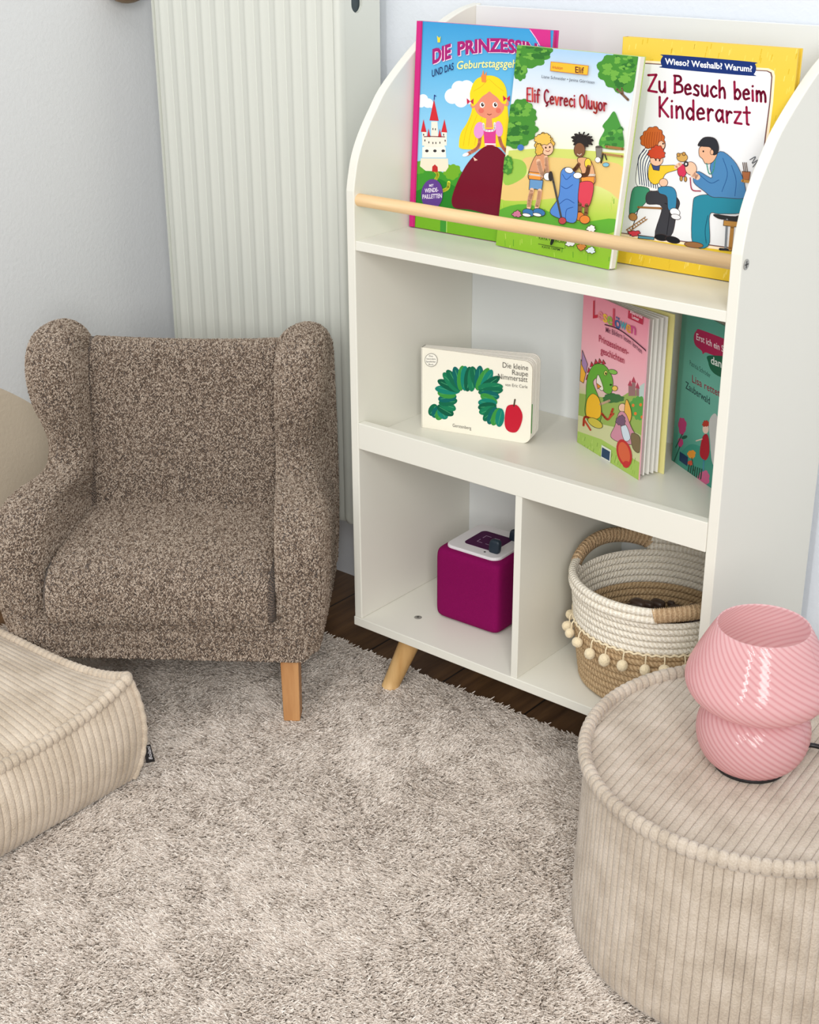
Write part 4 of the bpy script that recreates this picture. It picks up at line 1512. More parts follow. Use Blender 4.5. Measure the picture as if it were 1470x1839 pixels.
# ------------------------------------------------------------------ rope basket with pompoms
def build_basket():
    cx, cy, z0 = 0.452, 0.128, T + 0.0008
    t = thing('rope_basket', 'two tone rope basket with pompoms in the lower right compartment', 'basket', (cx, cy, z0 + Z0))
    pit = 0.0102
    zt = 0.180
    nco = 16

    def rad(z):
        f = (z - z0) / (zt - z0)
        return 0.100 + 0.0185 * f ** 0.8

    def wall(za, zb, n, mat, name, inner=True):
        prof = []
        dz = (zb - za) / n
        for k in range(n):
            for q in np.linspace(-PI / 2, PI / 2, 7)[(0 if k == 0 else 1):]:
                z = za + (k + 0.5) * dz + math.sin(q) * dz / 2
                prof.append((rad(z) + 0.0042 * (math.cos(q) - 1) + 0.003, z))
        top = prof[-1][1]
        pin = []
        for k in reversed(range(n)):
            for q in np.linspace(PI / 2, -PI / 2, 7)[(0 if k == n - 1 else 1):]:
                z = za + (k + 0.5) * dz + math.sin(q) * dz / 2
                pin.append((rad(z) - 0.0042 * (math.cos(q) - 1) - 0.0042, z))
        prof = prof + pin
        V, F = lathe(prof, 128, cx, cy)
        V = np.array(V).reshape(-1, 128, 3)
        uv = np.zeros((len(prof), 128, 2))
        uv[..., 0] = np.linspace(0, 2 * PI * 0.115, 128)
        uv[..., 1] = V[..., 2]
        return mesh(name, V.reshape(-1, 3), F, mat, t, smooth=True, uv=uv.reshape(-1, 2))
    zs = 0.110
    wall(z0 + 0.002, zs, 9, M['rope_jute'], 'jute_wall')
    wall(zs, 0.1605, 5, M['rope_white'], 'cotton_wall')
    V, F = lathe([(0.0, z0), (0.099, z0), (0.1015, z0 + 0.004), (0.0985, z0 + 0.007), (0.0, z0 + 0.007)], 64, cx, cy)
    mesh('base', V, F, M['rope_jute'], t, smooth=False, uv=np.zeros((len(V), 2)))

    def ring(a0, a1, zf, r, ry, mat, name, n=40, zo=0.176):
        a = np.radians(np.linspace(a0, a1, n))
        R = rad(zt) - 0.0006
        p = np.stack([cx + R * np.cos(a), cy + R * np.sin(a), zo + np.array([zf(q) for q in np.linspace(0, 1, n)])], 1)
        V, F = tube(p, r, 12, ry=ry)
        uv = np.zeros((len(V), 2))
        uv[:, 0] = np.repeat(np.linspace(0, R * (a[-1] - a[0]), n), 12)
        return mesh(name, V, F, mat, t, smooth=True, uv=uv)
    flat = lambda q: 0.0
    H1, H2 = (126, 196), (-62, 8)
    for zo in (0.1655, 0.1762):
        ring(194, 300, flat, 0.0058, 0.0058, M['rope_white'], 'rim', zo=zo)
        ring(6, 128, flat, 0.0058, 0.0058, M['rope_white'], 'rim', zo=zo)
    hz = lambda q: 0.017 * math.sin(PI * min(1, max(0, q))) ** 0.75
    hd = lambda q: 0.006 * math.sin(PI * min(1, max(0, q))) ** 0.75
    for (a0, a1), zf in ((H1, hz), (H2, hd)):
        a = np.radians(np.linspace(a0, a1, 110))
        R = rad(zt)
        p = np.stack([cx + R * np.cos(a), cy + R * np.sin(a), 0.1715 + np.array([zf(q) for q in np.linspace(0, 1, 110)])], 1)
        wrapr = 0.0083 + 0.0007 * np.cos(np.arange(110) * PI)
        V, F = tube(p, wrapr * 0.86, 14, ry=wrapr * 1.32)
        uv = np.zeros((len(V), 2))
        uv[:, 0] = np.repeat(np.linspace(0, R * (a[-1] - a[0]), 110), 14)
        mesh('handle', V, F, M['jute_wrap'], t, smooth=True, uv=uv)['label'] = 'jute wrapped handle'
    # cord and pompoms hanging from the seam between cotton and jute
    r = random.Random(3)
    for k in range(27):
        a = 2 * PI * k / 27 + 0.05 * (r.random() - 0.5)
        R = rad(zs) + 0.0055
        ux, uy = math.cos(a), math.sin(a)
        drop = 0.0105 + 0.004 * r.random()
        x, y = cx + R * ux, cy + R * uy
        cpath = [(x - 0.0015 * ux, y - 0.0015 * uy, zs + 0.001), (x + 0.0015 * ux, y + 0.0015 * uy, zs - 0.004), (x + 0.002 * ux, y + 0.002 * uy, zs - drop)]
        Va = tube(smooth_path(cpath, 8), 0.0011, 6)
        s = 0.0068 + 0.0012 * r.random()
        V, F = superbox(0, 0, 0, s * (0.9 + 0.3 * r.random()), s, s * (0.95 + 0.3 * r.random()), 0.95, 12)
        V = [(x + 0.004 * ux + p[0] * 1.0, y + 0.004 * uy + p[1], zs - drop - s * 0.8 + p[2]) for p in V]
        mesh('pompom', *join(Va, (V, F)), M['pompom'], t, smooth=True)
    V, F = join(*[tube([(cx + (rad(zs) + 0.0032) * math.cos(q), cy + (rad(zs) + 0.0032) * math.sin(q), zs + 0.0005 + 0.0012 * math.sin(q * 60)) for q in np.linspace(0, 2 * PI, 240)], 0.0016, 6)])
    mesh('pompom_braid', V, F, M['pompom'], t, smooth=True)


build_basket()

toys = []
for i in range(110):
    r = random.Random(100 + i)
    a, q = r.random() * 2 * PI, 0.078 * math.sqrt(r.random())
    s = 0.005 + 0.008 * r.random()
    V, F = superbox(0.452 + q * math.cos(a), 0.128 + q * math.sin(a), T + 0.050 + 0.044 * r.random(), s, s * 0.7, s * 0.8, 0.6, 8)
    toys.append((V, F))
o = mesh('small_toys', *join(*toys), plain('dark_toys', rgb(74, 56, 46), 0.45, vary=0.7, scale=45), smooth=True)
tag(o, 'jumble of small dark toys lying inside the rope basket', 'toys', kind='stuff')
hp = smooth_path([(0.452, 0.080, 0.086), (0.462, 0.082, 0.092), (0.470, 0.090, 0.090), (0.474, 0.094, 0.100)], 14)
V, F = tube(hp, np.linspace(0.0012, 0.0042, 14), 10)
o = mesh('toy_figure', *join((V, F), superbox(0.452 - 0.012, 0.078, 0.080, 0.013, 0.009, 0.010, 0.8, 10)), plain('golden_toy', rgb(172, 146, 66), 0.35), smooth=True)
tag(o, 'small golden horned toy on top of the jumble in the rope basket', 'toy')


# ------------------------------------------------------------------ armchair
CH_A = math.radians(36.27)
CH_E = np.array([math.cos(CH_A), math.sin(CH_A), 0])
CH_D = np.array([-math.sin(CH_A), math.cos(CH_A), 0])
CH_O = np.array([-0.148, -0.267, 0])


def build_armchair():
    t = thing('armchair', 'small brown herringbone wingback armchair with square wooden legs on the rug', 'armchair',
              (CH_O[0], CH_O[1], Z0 - 0.10), CH_A)
    dz = 0.10                                     # local height = height above the shelf underside + dz

    def put(name, P, uv, wrap_v=False, flip=False):
        P = np.asarray(P, float)
        nu, nv = P.shape[:2]
        V, F = grid(P, wrap_v=wrap_v)
        V = V + np.array([0, 0, dz])
        if flip:
            F = [f[::-1] for f in F]
        o = mesh(name, V, F, M['boucle'], t, local=True, smooth=True, uv=np.asarray(uv).reshape(-1, 2))
        if name != 'backrest':
            yarns(o, P, uv)
        return o

    def yarns(part, P, U, density=260000):
        """short raised yarns lying along the herringbone, woven into the part's cloth"""
        P, U = np.asarray(P, float) + np.array([0, 0, dz]), np.asarray(U, float)
        a, b, c, d = P[:-1, :-1], P[1:, :-1], P[1:, 1:], P[:-1, 1:]
        e1, e2 = (b - a + c - d) / 2, (d - a + c - b) / 2
        nr = np.cross(e1, e2)
        ar = np.linalg.norm(nr, axis=-1)
        nr = nr / (ar[..., None] + 1e-12)
        mid = (a + b + c + d) / 4
        cen = P.reshape(-1, 3).mean(0)
        out = np.sign(((mid - cen) * nr).sum(-1).sum())
        if part.name.startswith('wing_arm'):
            cl = mid.copy()
            cl[..., 0] -= np.sign(cen[0]) * 0.19
            cl[..., 1] -= 0.3
            cl[..., 2] -= dz + 0.2
            out = np.sign((cl * nr)[..., 0].sum())
        nr = nr * out
        du = U[1:, :-1] - U[:-1, :-1]
        dv = U[:-1, 1:] - U[:-1, :-1]
        w = ar * ((nr[..., 1] < 0.55) & (nr[..., 2] > -0.6))
        if part.name.startswith('seat'):
            w = w * (np.abs(mid[..., 0]) < 0.163)
        if part.name.startswith('backrest'):
            w = w * (np.abs(mid[..., 0]) < 0.149)
        n = int(w.sum() * density)
        idx = rng.choice(w.size, n, p=(w / w.sum()).ravel())
        i, j = np.unravel_index(idx, w.shape)
        s, q = rng.random((2, n, 1))
        o = a[i, j] * (1 - s) * (1 - q) + b[i, j] * s * (1 - q) + c[i, j] * s * q + d[i, j] * (1 - s) * q
        uv = U[:-1, :-1][i, j] + s * du[i, j] + q * dv[i, j]
        # surface directions of increasing u and v
        A = np.stack([du[i, j], dv[i, j]], -1)
        det = A[:, 0, 0] * A[:, 1, 1] - A[:, 0, 1] * A[:, 1, 0]
        ok = np.abs(det) > 1e-12
        i, j, o, uv, A, det = i[ok], j[ok], o[ok], uv[ok], A[ok], det[ok]
        tu = (e1[i, j] * A[:, 1, 1, None] - e2[i, j] * A[:, 1, 0, None]) / det[:, None]
        tv = (-e1[i, j] * A[:, 0, 1, None] + e2[i, j] * A[:, 0, 0, None]) / det[:, None]
        tu /= np.linalg.norm(tu, axis=1)[:, None] + 1e-9
        tv /= np.linalg.norm(tv, axis=1)[:, None] + 1e-9
        n = len(o)
        sg = np.where(np.floor(uv[:, 0] / 0.0046) % 2 == 0, 1.0, -1.0)
        an = sg * (0.95 + rng.normal(0, 0.22, n))
        t_ = tu * np.cos(an)[:, None] + tv * np.sin(an)[:, None]
        L = (0.0040 + rng.normal(0, 0.0006, n))[:, None]
        hh = (0.0011 + rng.normal(0, 0.0004, n))[:, None]
        nn = nr[i, j]
        sd = np.cross(nn, t_) * rng.normal(0, 0.0004, (n, 1))
        pts = np.stack([o - t_ * L * 0.5 - nn * 0.0004, o - t_ * L * 0.2 + nn * hh + sd, o + t_ * L * 0.2 + nn * hh + sd, o + t_ * L * 0.5 - nn * 0.0004], 1)
        hc = bpy.data.hair_curves.new('boucle_yarns')
        hc.add_curves([4] * n)
        hc.points.foreach_set('position', pts.astype(np.float32).ravel())
        hc.points.foreach_set('radius', np.tile(np.array([0.0004, 0.00066, 0.00066, 0.0004], np.float32), n))
        hc.materials.append(M['yarn'])
        y = bpy.data.objects.new('boucle_yarn', hc)
        COL.objects.link(y)
        y.parent = part
        y['kind'] = 'stuff'

    # upholstered body under the seat: loop section swept over the width
    def cushion(name, prof, x0, x1, bulge, e=0.16, n=40, crown=0.0):
        """closed (y, z) profile carried across the width, ends rounded inwards"""
        prof = smooth_path(prof, 72, True)
        c = prof.mean(0)
        L = np.concatenate([[0], np.cumsum(np.linalg.norm(np.diff(prof, axis=0), axis=1))])
        L = np.append(L, L[-1] + np.linalg.norm(prof[0] - prof[-1]))
        prof = np.vstack([prof, prof[:1]])
        s = np.linspace(-1, 1, n)
        s = np.sign(s) * (1 - (1 - np.abs(s)) ** 1.6)
        P, U = [], []
        for q in s:
            edge = max(0.0, 1 - abs(q)) * (x1 - x0) / 2
            k = 1.0 if edge > bulge else math.sqrt(max(0.0, 1 - (1 - edge / bulge) ** 2))
            inset = bulge * (1 - k)
            d = prof - c
            r = np.linalg.norm(d, axis=1)[:, None]
            pp = c + d / r * np.maximum(r - inset, 0.004)
            cr = crown * (1 - q * q)
            xx = (x0 + x1) / 2 + q * (x1 - x0) / 2
            P.append([(xx, y, z + cr * max(0, (z - c[1]) / 0.05 if z > c[1] else 0)) for y, z in pp])
            U.append([(xx, l) for l in L])
        last_uv[:] = [np.asarray(U)]
        return put(name, P, U)

    last_uv = []
    cushion('frame', [(0.012, 0.0), (0.003, 0.02), (0.004, 0.052), (0.03, 0.062), (0.3, 0.07), (0.37, 0.07), (0.378, 0.03), (0.372, 0.004), (0.2, -0.002)], -0.218, 0.218, 0.016)
    cushion('seat_cushion', [(-0.004, 0.062), (-0.012, 0.085), (-0.006, 0.112), (0.02, 0.134), (0.07, 0.142), (0.16, 0.140), (0.25, 0.134), (0.30, 0.128), (0.30, 0.06), (0.15, 0.052), (0.02, 0.05)], -0.1715, 0.1715, 0.026, crown=0.008)
    # backrest with a lightly hollow face
    o = cushion('backrest', [(0.258, 0.118), (0.262, 0.17), (0.272, 0.25), (0.286, 0.33), (0.298, 0.378), (0.314, 0.396), (0.335, 0.398), (0.365, 0.385), (0.376, 0.34), (0.382, 0.2), (0.382, 0.04), (0.33, 0.03), (0.28, 0.07)], -0.186, 0.186, 0.012)
    me = o.data
    co = np.empty(len(me.vertices) * 3)
    me.vertices.foreach_get('co', co)
    co = co.reshape(-1, 3)
    f = np.clip((0.345 - co[:, 1]) / 0.09, 0, 1)
    co[:, 1] += 0.012 * (1 - (co[:, 0] / 0.186) ** 2) * f
    co[:, 2] -= 0.006 * (1 - (co[:, 0] / 0.186) ** 2) * np.clip((co[:, 2] - dz - 0.36) / 0.03, 0, 1)
    me.vertices.foreach_set('co', co.ravel())
    yarns(o, co.reshape(40, -1, 3) - np.array([0, 0, dz]), last_uv[0])

    # wings and arms: one padded side each, thick rounded front edge running from the base over the arm up round the wing
    # columns: front-edge point (y, z), inner spine point (y, z), sideways centre at edge / at spine, half thickness
    cols = [
        (0.020, 0.000, 0.3000, 0.012, 0.2000, 0.1950, 0.0300),
        (0.006, 0.030, 0.3020, 0.035, 0.2035, 0.1947, 0.0330),
        (-0.004, 0.080, 0.3058, 0.080, 0.2080, 0.1940, 0.0350),
        (-0.008, 0.130, 0.3088, 0.115, 0.2105, 0.1935, 0.0355),
        (-0.002, 0.172, 0.3105, 0.135, 0.2105, 0.1932, 0.0355),
        (0.022, 0.204, 0.3114, 0.145, 0.2080, 0.1931, 0.0355),
        (0.060, 0.222, 0.3118, 0.150, 0.2030, 0.1930, 0.0350),
        (0.105, 0.226, 0.3123, 0.155, 0.1960, 0.1930, 0.0335),
        (0.150, 0.224, 0.3127, 0.160, 0.1880, 0.1929, 0.0315),
        (0.188, 0.226, 0.3148, 0.185, 0.1800, 0.1925, 0.0300),
        (0.207, 0.240, 0.3178, 0.220, 0.1765, 0.1920, 0.0295),
        (0.210, 0.262, 0.3214, 0.262, 0.1765, 0.1914, 0.0298),
        (0.200, 0.290, 0.3240, 0.292, 0.1800, 0.1910, 0.0310),
        (0.186, 0.322, 0.3266, 0.322, 0.1855, 0.1906, 0.0330),
        (0.181, 0.352, 0.3283, 0.342, 0.1890, 0.1903, 0.0345),
        (0.185, 0.382, 0.3294, 0.355, 0.1910, 0.1901, 0.0355),
        (0.201, 0.410, 0.3300, 0.362, 0.1920, 0.1900, 0.0355),
        (0.230, 0.428, 0.3300, 0.365, 0.1920, 0.1900, 0.0355),
        (0.264, 0.434, 0.3300, 0.365, 0.1920, 0.1900, 0.0355),
        (0.302, 0.431, 0.3300, 0.365, 0.1930, 0.1900, 0.0355),
        (0.345, 0.420, 0.3298, 0.360, 0.1945, 0.1900, 0.0355),
        (0.373, 0.396, 0.3290, 0.350, 0.1960, 0.1902, 0.0355),
        (0.381, 0.350, 0.3264, 0.320, 0.1970, 0.1906, 0.0355),
        (0.390, 0.270, 0.3204, 0.250, 0.1975, 0.1916, 0.0350),
        (0.392, 0.160, 0.3118, 0.150, 0.1980, 0.1930, 0.0345),
        (0.389, 0.070, 0.3050, 0.070, 0.1980, 0.1942, 0.0330),
        (0.379, 0.010, 0.3007, 0.020, 0.1980, 0.1949, 0.0300),
    ]
    HB = 0.0345
    C = smooth_path(cols, 150)
    s = np.concatenate([[0], np.cumsum(np.linalg.norm(np.diff(C[:, :2], axis=0), axis=1))])
    for sg in (-1, 1):
        P, U = [], []
        for k, (y, z, by, bz, xe, xb, h) in enumerate(C):
            d = np.array([by - y, bz - z])
            L = np.linalg.norm(d)
            d = d / L
            r = min(h, L * 0.8)
            row, uvr = [], []
            w = 0.0
            prev = None
            for side in (-1, 1):
                seq = []
                for q in (0.0, 0.12, 0.3, 0.5, 0.7, 0.86, 1.0):     # ruled flank from the spine to the nose
                    a = 1 - q
                    ins = r + (L - r) * a
                    seq.append((ins, 1.0 + 0.04 * math.sin(PI * a)))
                for q in np.linspace(PI / 2, 0, 8)[1:]:
                    seq.append((r * (1 - math.cos(q)), math.sin(q)))
                if side == 1:
                    seq = seq[::-1][1:]
                for ins, lat in seq:
                    f = ins / L
                    xc = xe + (xb - xe) * min(1, f)
                    lat = lat * (1 + (HB / h - 1) * max(0.0, (ins - r) / (L - r)))
                    p = np.array([sg * (xc + side * sg * h * lat * sg), y + d[0] * ins, z + d[1] * ins])
                    row.append(p)
                    if prev is not None:
                        w += np.linalg.norm(p - prev)
                    uvr.append((w, s[k]))
                    prev = p
            mid = uvr[len(uvr) // 2][0]
            P.append(row)
            U.append([(a - mid, b) for a, b in uvr])
        put('wing_arm', P, U, flip=(sg < 0))
    # square tapered legs
    for x, y, z1, top in ((0.190, 0.0215, 0.0, 0.0138), (-0.190, 0.0215, 0.0, 0.0138), (0.180, 0.362, -0.0155, 0.0135), (-0.180, 0.362, 0.0, 0.0135)):
        a, b = top, 0.0124
        V = [(x + sx * q, y + sy * q * 1.15, zz) for zz, q in ((z1 - 0.004, b), (dz + 0.012, a)) for sx, sy in ((-1, -1), (1, -1), (1, 1), (-1, 1))]
        F = [(3, 2, 1, 0), (4, 5, 6, 7), (0, 1, 5, 4), (1, 2, 6, 5), (2, 3, 7, 6), (3, 0, 4, 7)]
        mesh('leg', V, F, M['oak_leg'], t, local=True, bevel=0.0015)['label'] = 'square warm brown wooden leg'
    return t


build_armchair()

# ------------------------------------------------------------------ corduroy seats
WALE = 0.0105
WF = (0.0, 0.022, 0.055, 0.13, 0.5, 0.87, 0.945, 0.978)


def wale_steps(n):
    return np.array([k + f for k in range(n) for f in WF] + [n])


def wale_h(f, depth=0.0052):
    f = f - np.floor(f)
    return depth * (np.abs(np.sin(PI * f)) ** 0.16 - 1)


def square_pouf():
    x1, y1, a = -0.062, -0.402, 0.505
    x0, y0 = x1 - a, y1 - a
    cx, cy = (x0 + x1) / 2, (y0 + y1) / 2
    zb = -0.102
    t = thing('floor_cushion', 'square pale beige corduroy floor cushion in front of the armchair', 'pouf', (cx, cy, Z0 + zb))
    edge = lambda s: 0.028 + 0.034 * abs(2 * s - 1) ** 3.2        # height of the top seam along a side
    n = int(round(a / WALE))
    ss = wale_steps(n) / n
    # top, cords running across x
    P = []
    for s in ss:
        row = []
        for q in np.linspace(0, 1, 48):
            puff = 0.040 * (max(0, 4 * q * (1 - q)) * max(0, 4 * s * (1 - s))) ** 0.6
            base = 0.028 + 0.034 * max(abs(2 * s - 1), 0) ** 3.2 * max(abs(2 * q - 1), 0) ** 3.2
            row.append((x0 + a * q, y0 + a * s, base + puff + wale_h(s * n)))
        P.append(row)
    V, F = grid(P)
    mesh('top_panel', V, [f[::-1] for f in F], M['cord_lighter'], t, smooth=True)
    # four sides, cords upright
    vs = np.linspace(0, 1, 22)
    for (ax, ay, bx, by, nx, ny) in ((x1, y0, x1, y1, 1, 0), (x1, y1, x0, y1, 0, 1), (x0, y1, x0, y0, -1, 0), (x0, y0, x1, y0, 0, -1)):
        P = []
        for s in ss:
            row = []
            for v in vs:
                z = zb + v * (0.028 + 0.034 * abs(2 * s - 1) ** 3.2 - zb)
                b = 0.020 * math.sin(PI * min(1, v * 0.96 + 0.02)) ** 0.7 - 0.006 * (1 - v) ** 4
                cr = abs(2 * s - 1) ** 8
                bul = b * (1 - 0.35 * cr) + wale_h(s * n) + 0.004 * math.sin(PI * s)
                tx, ty = (bx - ax) / a, (by - ay) / a
                along = s * a + (2 * s - 1) * b * 0.65 * cr
                row.append((ax + tx * along + nx * bul, ay + ty * along + ny * bul, z))
            P.append(row)
        V, F = grid(P)
        mesh('side_panel', V, F, M['cord_lighter'], t, smooth=True)
    # ribbed piping round the top seam and down the corners
    loop = []
    for (ax, ay, bx, by) in ((x1, y0, x1, y1), (x1, y1, x0, y1), (x0, y1, x0, y0), (x0, y0, x1, y0)):
        for s in np.linspace(0, 1, n * 8, endpoint=False):
            loop.append((ax + (bx - ax) * s, ay + (by - ay) * s, 0.029 + 0.034 * abs(2 * s - 1) ** 3.2))
    loop = np.array(loop)
    d = loop - np.array([cx, cy, 0])
    loop[:, :2] += d[:, :2] / np.linalg.norm(d[:, :2], axis=1)[:, None] * 0.004
    k = np.arange(len(loop)) / 8.0
    r = 0.0078 + 0.0034 * (np.abs(np.sin(PI * k)) ** 0.25 - 0.9)
    V, F = tube(loop, r, 12, ry=r * 1.15, closed=True)
    mesh('piping', V, F, M['cord_lighter'], t, smooth=True)
    for sx, sy, X, Y in ((1, 1, x1, y1), (-1, 1, x0, y1), (-1, -1, x0, y0), (1, -1, x1, y0)):
        p = []
        for v in np.linspace(0.0, 1.0, 40):
            b = (0.020 * math.sin(PI * min(1, v * 0.96 + 0.02)) ** 0.7 - 0.006 * (1 - v) ** 4) * 0.65
            p.append((X + sx * (b + 0.0005), Y + sy * (b + 0.0005), zb + 0.003 + v * (0.062 - zb - 0.003)))
        V, F = tube(p, 0.0042 + 0.0006 * np.sin(np.arange(40) * 1.4), 8, up=(sx, -sy, 0))
        mesh('corner_seam', V, F, M['cord_lighter'], t, smooth=True)
    # small black woven tag sewn into the near corner seam
    e = np.array([0.80, 0.60, 0])
    o = np.array([x1 + 0.0125, y1 + 0.0115, -0.0755])
    up = np.array([0, 0, 0.027]) + e * -0.0025
    q = [o, o + e * 0.0125 + np.array([0, 0, 0.003]), o + e * 0.0105 + up + np.array([0, 0, 0.004]), o + up]
    nn = np.cross(e, (0, 0, 1.0))
    V = [p + nn * 0.0005 for p in q] + [p - nn * 0.0005 for p in q]
    F = [(0, 1, 2, 3), (7, 6, 5, 4), (1, 0, 4, 5), (2, 1, 5, 6), (3, 2, 6, 7), (0, 3, 7, 4)]
    tg = mesh('fabric_tag', V, F, M['black'], t)
    tg['label'] = 'small black woven tag with white lettering'
    tv, tf = text_mesh('Bolani', 0.0)
    w = tv[:, 0].max()
    V = [o + up * (0.13 + 0.78 * p[0] / w) + e * (0.0096 - 0.0068 * p[1]) + nn * 0.0007 + np.array([0, 0, 0.0028]) for p in tv]
    V = [o + up * (0.13 + 0.78 * p[0] / w) + e * (0.0098 - 0.0072 * p[1]) + nn * 0.0007 + np.array([0, 0, 0.0030]) for p in tv]
    mesh('tag_lettering', V, tf, plain('tag_thread', rgb(214, 212, 216), 0.8), tg)
    return t


square_pouf()


def round_pouf():
    cx, cy, R, zb, zt = 0.756, -0.149, 0.203, -0.102, 0.139
    t = thing('round_pouf', 'round beige corduroy pouf carrying the pink lamp', 'pouf', (cx, cy, Z0 + zb))
    # top, parallel cords
    ang = math.atan2(0.237, -0.022)
    ea = np.array([math.cos(ang), math.sin(ang)])
    eb = np.array([-ea[1], ea[0]])
    n = int(round(2 * R / WALE))
    P = []
    for s in wale_steps(n) / n:
        b = (2 * s - 1) * R * 0.9995
        half = math.sqrt(max(0, R * R - b * b))
        row = []
        for q in np.linspace(-1, 1, 40):
            a_ = half * q
            rr = math.hypot(a_, b) / R
            row.append((cx + ea[0] * a_ + eb[0] * b, cy + ea[1] * a_ + eb[1] * b, zt + 0.0035 * (1 - rr ** 4) + wale_h(s * n)))
        P.append(row)
    V, F = grid(P)
    mesh('top_panel', V, F, M['cord'], t, smooth=True)
    nw = int(round(2 * PI * R / WALE))
    th = wale_steps(nw)[:-1] / nw * 2 * PI
    prof = [(R - 0.004, zt), (R - 0.001, zt - 0.006), (R + 0.001, 0.11), (R + 0.003, 0.06), (R + 0.005, 0.0), (R + 0.007, -0.05), (R + 0.007, -0.085), (R + 0.003, -0.098), (R - 0.006, zb)]
    prof = smooth_path(prof, 26)
    P = []
    for r, z in prof:
        rr = r + np.array([wale_h(nw * a / (2 * PI)) for a in th])
        P.append(np.stack([cx + rr * np.cos(th), cy + rr * np.sin(th), np.full(len(th), z)], 1))
    V, F = grid(P, wrap_v=True)
    mesh('side_panel', V, [f[::-1] for f in F], M['cord'], t, smooth=True)
    m = 118
    a = np.linspace(0, 2 * PI, m * 8, endpoint=False)
    k = np.arange(m * 8) / 8.0
    r = 0.0084 + 0.0036 * (np.abs(np.sin(PI * k)) ** 0.25 - 0.9)
    p = np.stack([cx + (R + 0.001) * np.cos(a), cy + (R + 0.001) * np.sin(a), np.full(len(a), zt + 0.0025)], 1)
    V, F = tube(p, r * 0.92, 14, ry=r * 1.15, closed=True)
    mesh('piping', V, F, M['cord'], t, smooth=True)
    return t


round_pouf()


# ------------------------------------------------------------------ lamp
def build_lamp():
    cx, cy, z0 = 0.749, -0.171, 0.1428
    t = thing('table_lamp', 'pink swirled glass mushroom lamp standing on the round pouf', 'lamp', (cx, cy, Z0 + z0))

    def swirl(name, prof, n, tw, m=64, ref=0.0):
        prof = smooth_path(prof, m)
        cols = n * 10
        th = np.linspace(0, 2 * PI, cols + 1)
        s = np.concatenate([[0], np.cumsum(np.linalg.norm(np.diff(prof, axis=0), axis=1))])
        P, U = [], []
        for k, (r, z) in enumerate(prof):
            u = n * th / (2 * PI) + tw * (s[k] + ref)
            g = np.abs(np.cos(PI * u)) ** 4
            rr = r - 0.0005 * g * min(1, k / 3)
            P.append(np.stack([cx + rr * np.cos(th), cy + rr * np.sin(th), np.full(cols + 1, z0 + z)], 1))
            U.append(np.stack([u, np.full(cols + 1, s[k])], 1))
        V, F = grid(P)
        o = mesh(name, V, [f[::-1] for f in F], M['glass'], t, smooth=True, uv=np.array(U).reshape(-1, 2))
        md = o.modifiers.new('thickness', 'SOLIDIFY')
        md.thickness = 0.0014
        md.offset = -1
        return o
    base = [(0.0395, 0.0035), (0.046, 0.0075), (0.0545, 0.0165), (0.0605, 0.029), (0.0632, 0.043), (0.0622, 0.057), (0.057, 0.069), (0.049, 0.0775), (0.045, 0.0825)]
    shade = [(0.0495, 0.0822), (0.058, 0.0845), (0.0665, 0.089), (0.0735, 0.0955), (0.0778, 0.104), (0.0788, 0.1125), (0.0765, 0.122), (0.0705, 0.136), (0.063, 0.1515), (0.0555, 0.166), (0.0492, 0.1765)]
    swirl('glass_base', base, 38, 125.0)
    swirl('glass_shade', shade[::-1], 42, -125.0)
    V, F = lathe([(0.0, 0.0), (0.041, 0.0), (0.0415, 0.002), (0.041, 0.0042), (0.0, 0.0042)], 64, cx, cy)
    V = [(p[0], p[1], p[2] + z0) for p in V]
    mesh('base_ring', V, F, M['black'], t)
    V, F = lathe([(0.044, 0.0815), (0.05, 0.0835), (0.05, 0.0822), (0.044, 0.0802)], 48, cx, cy)
    # bulb holder inside the neck
    V, F = lathe([(0.0, 0.006), (0.013, 0.006), (0.013, 0.05), (0.0105, 0.054), (0.0, 0.054)], 24, cx, cy)
    mesh('bulb_holder', [(p[0], p[1], p[2] + z0) for p in V], F, M['plate'], t)
    V, F = lathe([(0.0105, 0.054), (0.013, 0.062), (0.0205, 0.078), (0.0215, 0.088), (0.017, 0.099), (0.008, 0.105), (0.0, 0.106)], 24, cx, cy)
    mesh('bulb', [(p[0], p[1], p[2] + z0) for p in V], F, plain('frosted_bulb', rgb(238, 226, 220), 0.4), t, smooth=True)
    path = smooth_path([(cx + 0.030, cy + 0.026, z0 + 0.003), (0.7865, -0.1065, z0 + 0.0062), (0.806, -0.096, z0 + 0.0058), (0.84, -0.08, z0 + 0.0052), (0.90, -0.06, z0 + 0.006), (0.922, -0.052, z0 + 0.0155), (0.950, -0.045, z0 + 0.0175), (0.970, -0.04, z0 + 0.012), (0.980, -0.035, z0 - 0.03), (0.986, -0.03, z0 - 0.12), (1.0, -0.02, -0.088), (1.06, 0.02, -0.088)], 120)
    V, F = tube(path, 0.0029, 10)
    mesh('power_cord', V, F, M['black'], t, smooth=True)
    return t


build_lamp()


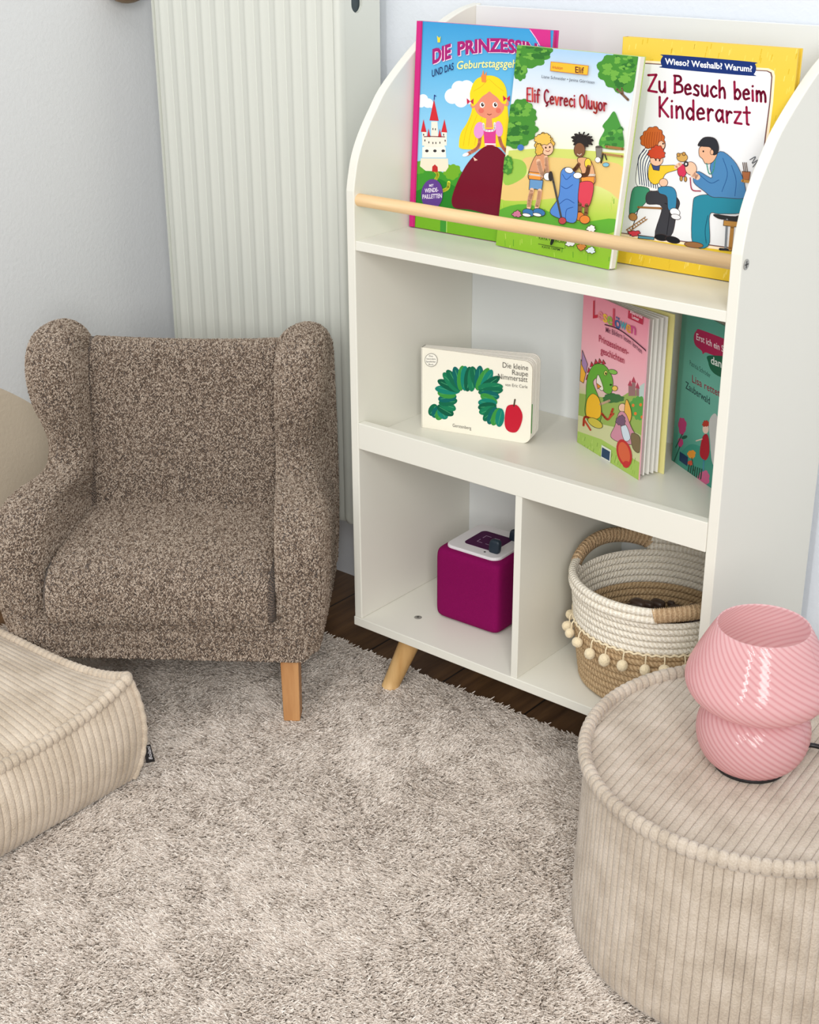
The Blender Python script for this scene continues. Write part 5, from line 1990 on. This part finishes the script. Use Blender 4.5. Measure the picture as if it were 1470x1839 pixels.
# ------------------------------------------------------------------ rug
def build_rug():
    x0, x1, y0, y1 = -0.60, 1.25, -1.35, 0.092
    V, F = box(x0, x1, y0, y1, -0.12, -0.1135)
    t = mesh('rug', V, F, M['rug_base'], None)
    tag(t, 'beige grey long pile rug covering the floor', 'rug')
    N = 520000
    # denser where the pile is seen from above the front
    px = rng.uniform(x0, x1, N * 3)
    py = rng.uniform(y0, y1, N * 3)
    keep = (px < 0.95) & (py > -0.98) & (py - 0.82 * px > -1.36) & (py + 0.9 * px > -1.0)
    px, py = px[keep][:N], py[keep][:N]
    n = len(px)

    def fld(sx, sy, ph):
        return np.sin(px * sx + 1.7 * np.sin(py * sy * 0.6 + ph) + ph) * np.cos(py * sy + 1.3 * np.sin(px * sx * 0.7 + ph * 2))
    ang = -1.0 + 0.7 * fld(9, 8, 0.4) + 0.6 * fld(21, 24, 2.1) + 0.55 * fld(75, 80, 4.4) + rng.normal(0, 0.5, n)
    lean = 0.0088 + 0.0014 * fld(13, 11, 5.0) + 0.0010 * fld(40, 37, 1.0) + rng.normal(0, 0.0016, n)
    lean = np.clip(lean, 0.004, 0.014)
    hgt = 0.0120 + 0.0006 * fld(26, 22, 3.3) + rng.normal(0, 0.0010, n)
    K = 5
    pts = np.zeros((n, K, 3), np.float32)
    f = np.linspace(0, 1, K)
    curl = rng.normal(0, 0.35, n)
    for k in range(K):
        a = ang + curl * f[k]
        pts[:, k, 0] = px + np.cos(a) * lean * f[k] ** 1.5
        pts[:, k, 1] = py + np.sin(a) * lean * f[k] ** 1.5
        pts[:, k, 2] = Z0 - 0.114 + hgt * (f[k] - 0.18 * f[k] ** 2)
    hc = bpy.data.hair_curves.new('rug_pile')
    hc.add_curves([K] * n)
    hc.points.foreach_set('position', pts.ravel())
    rad = np.tile(np.array([0.0011, 0.0011, 0.00105, 0.0009, 0.00045], np.float32), n)
    hc.points.foreach_set('radius', rad)
    hc.materials.append(M['pile'])
    o = bpy.data.objects.new('pile', hc)
    COL.objects.link(o)
    o.parent = t
    o['kind'] = 'stuff'


build_rug()
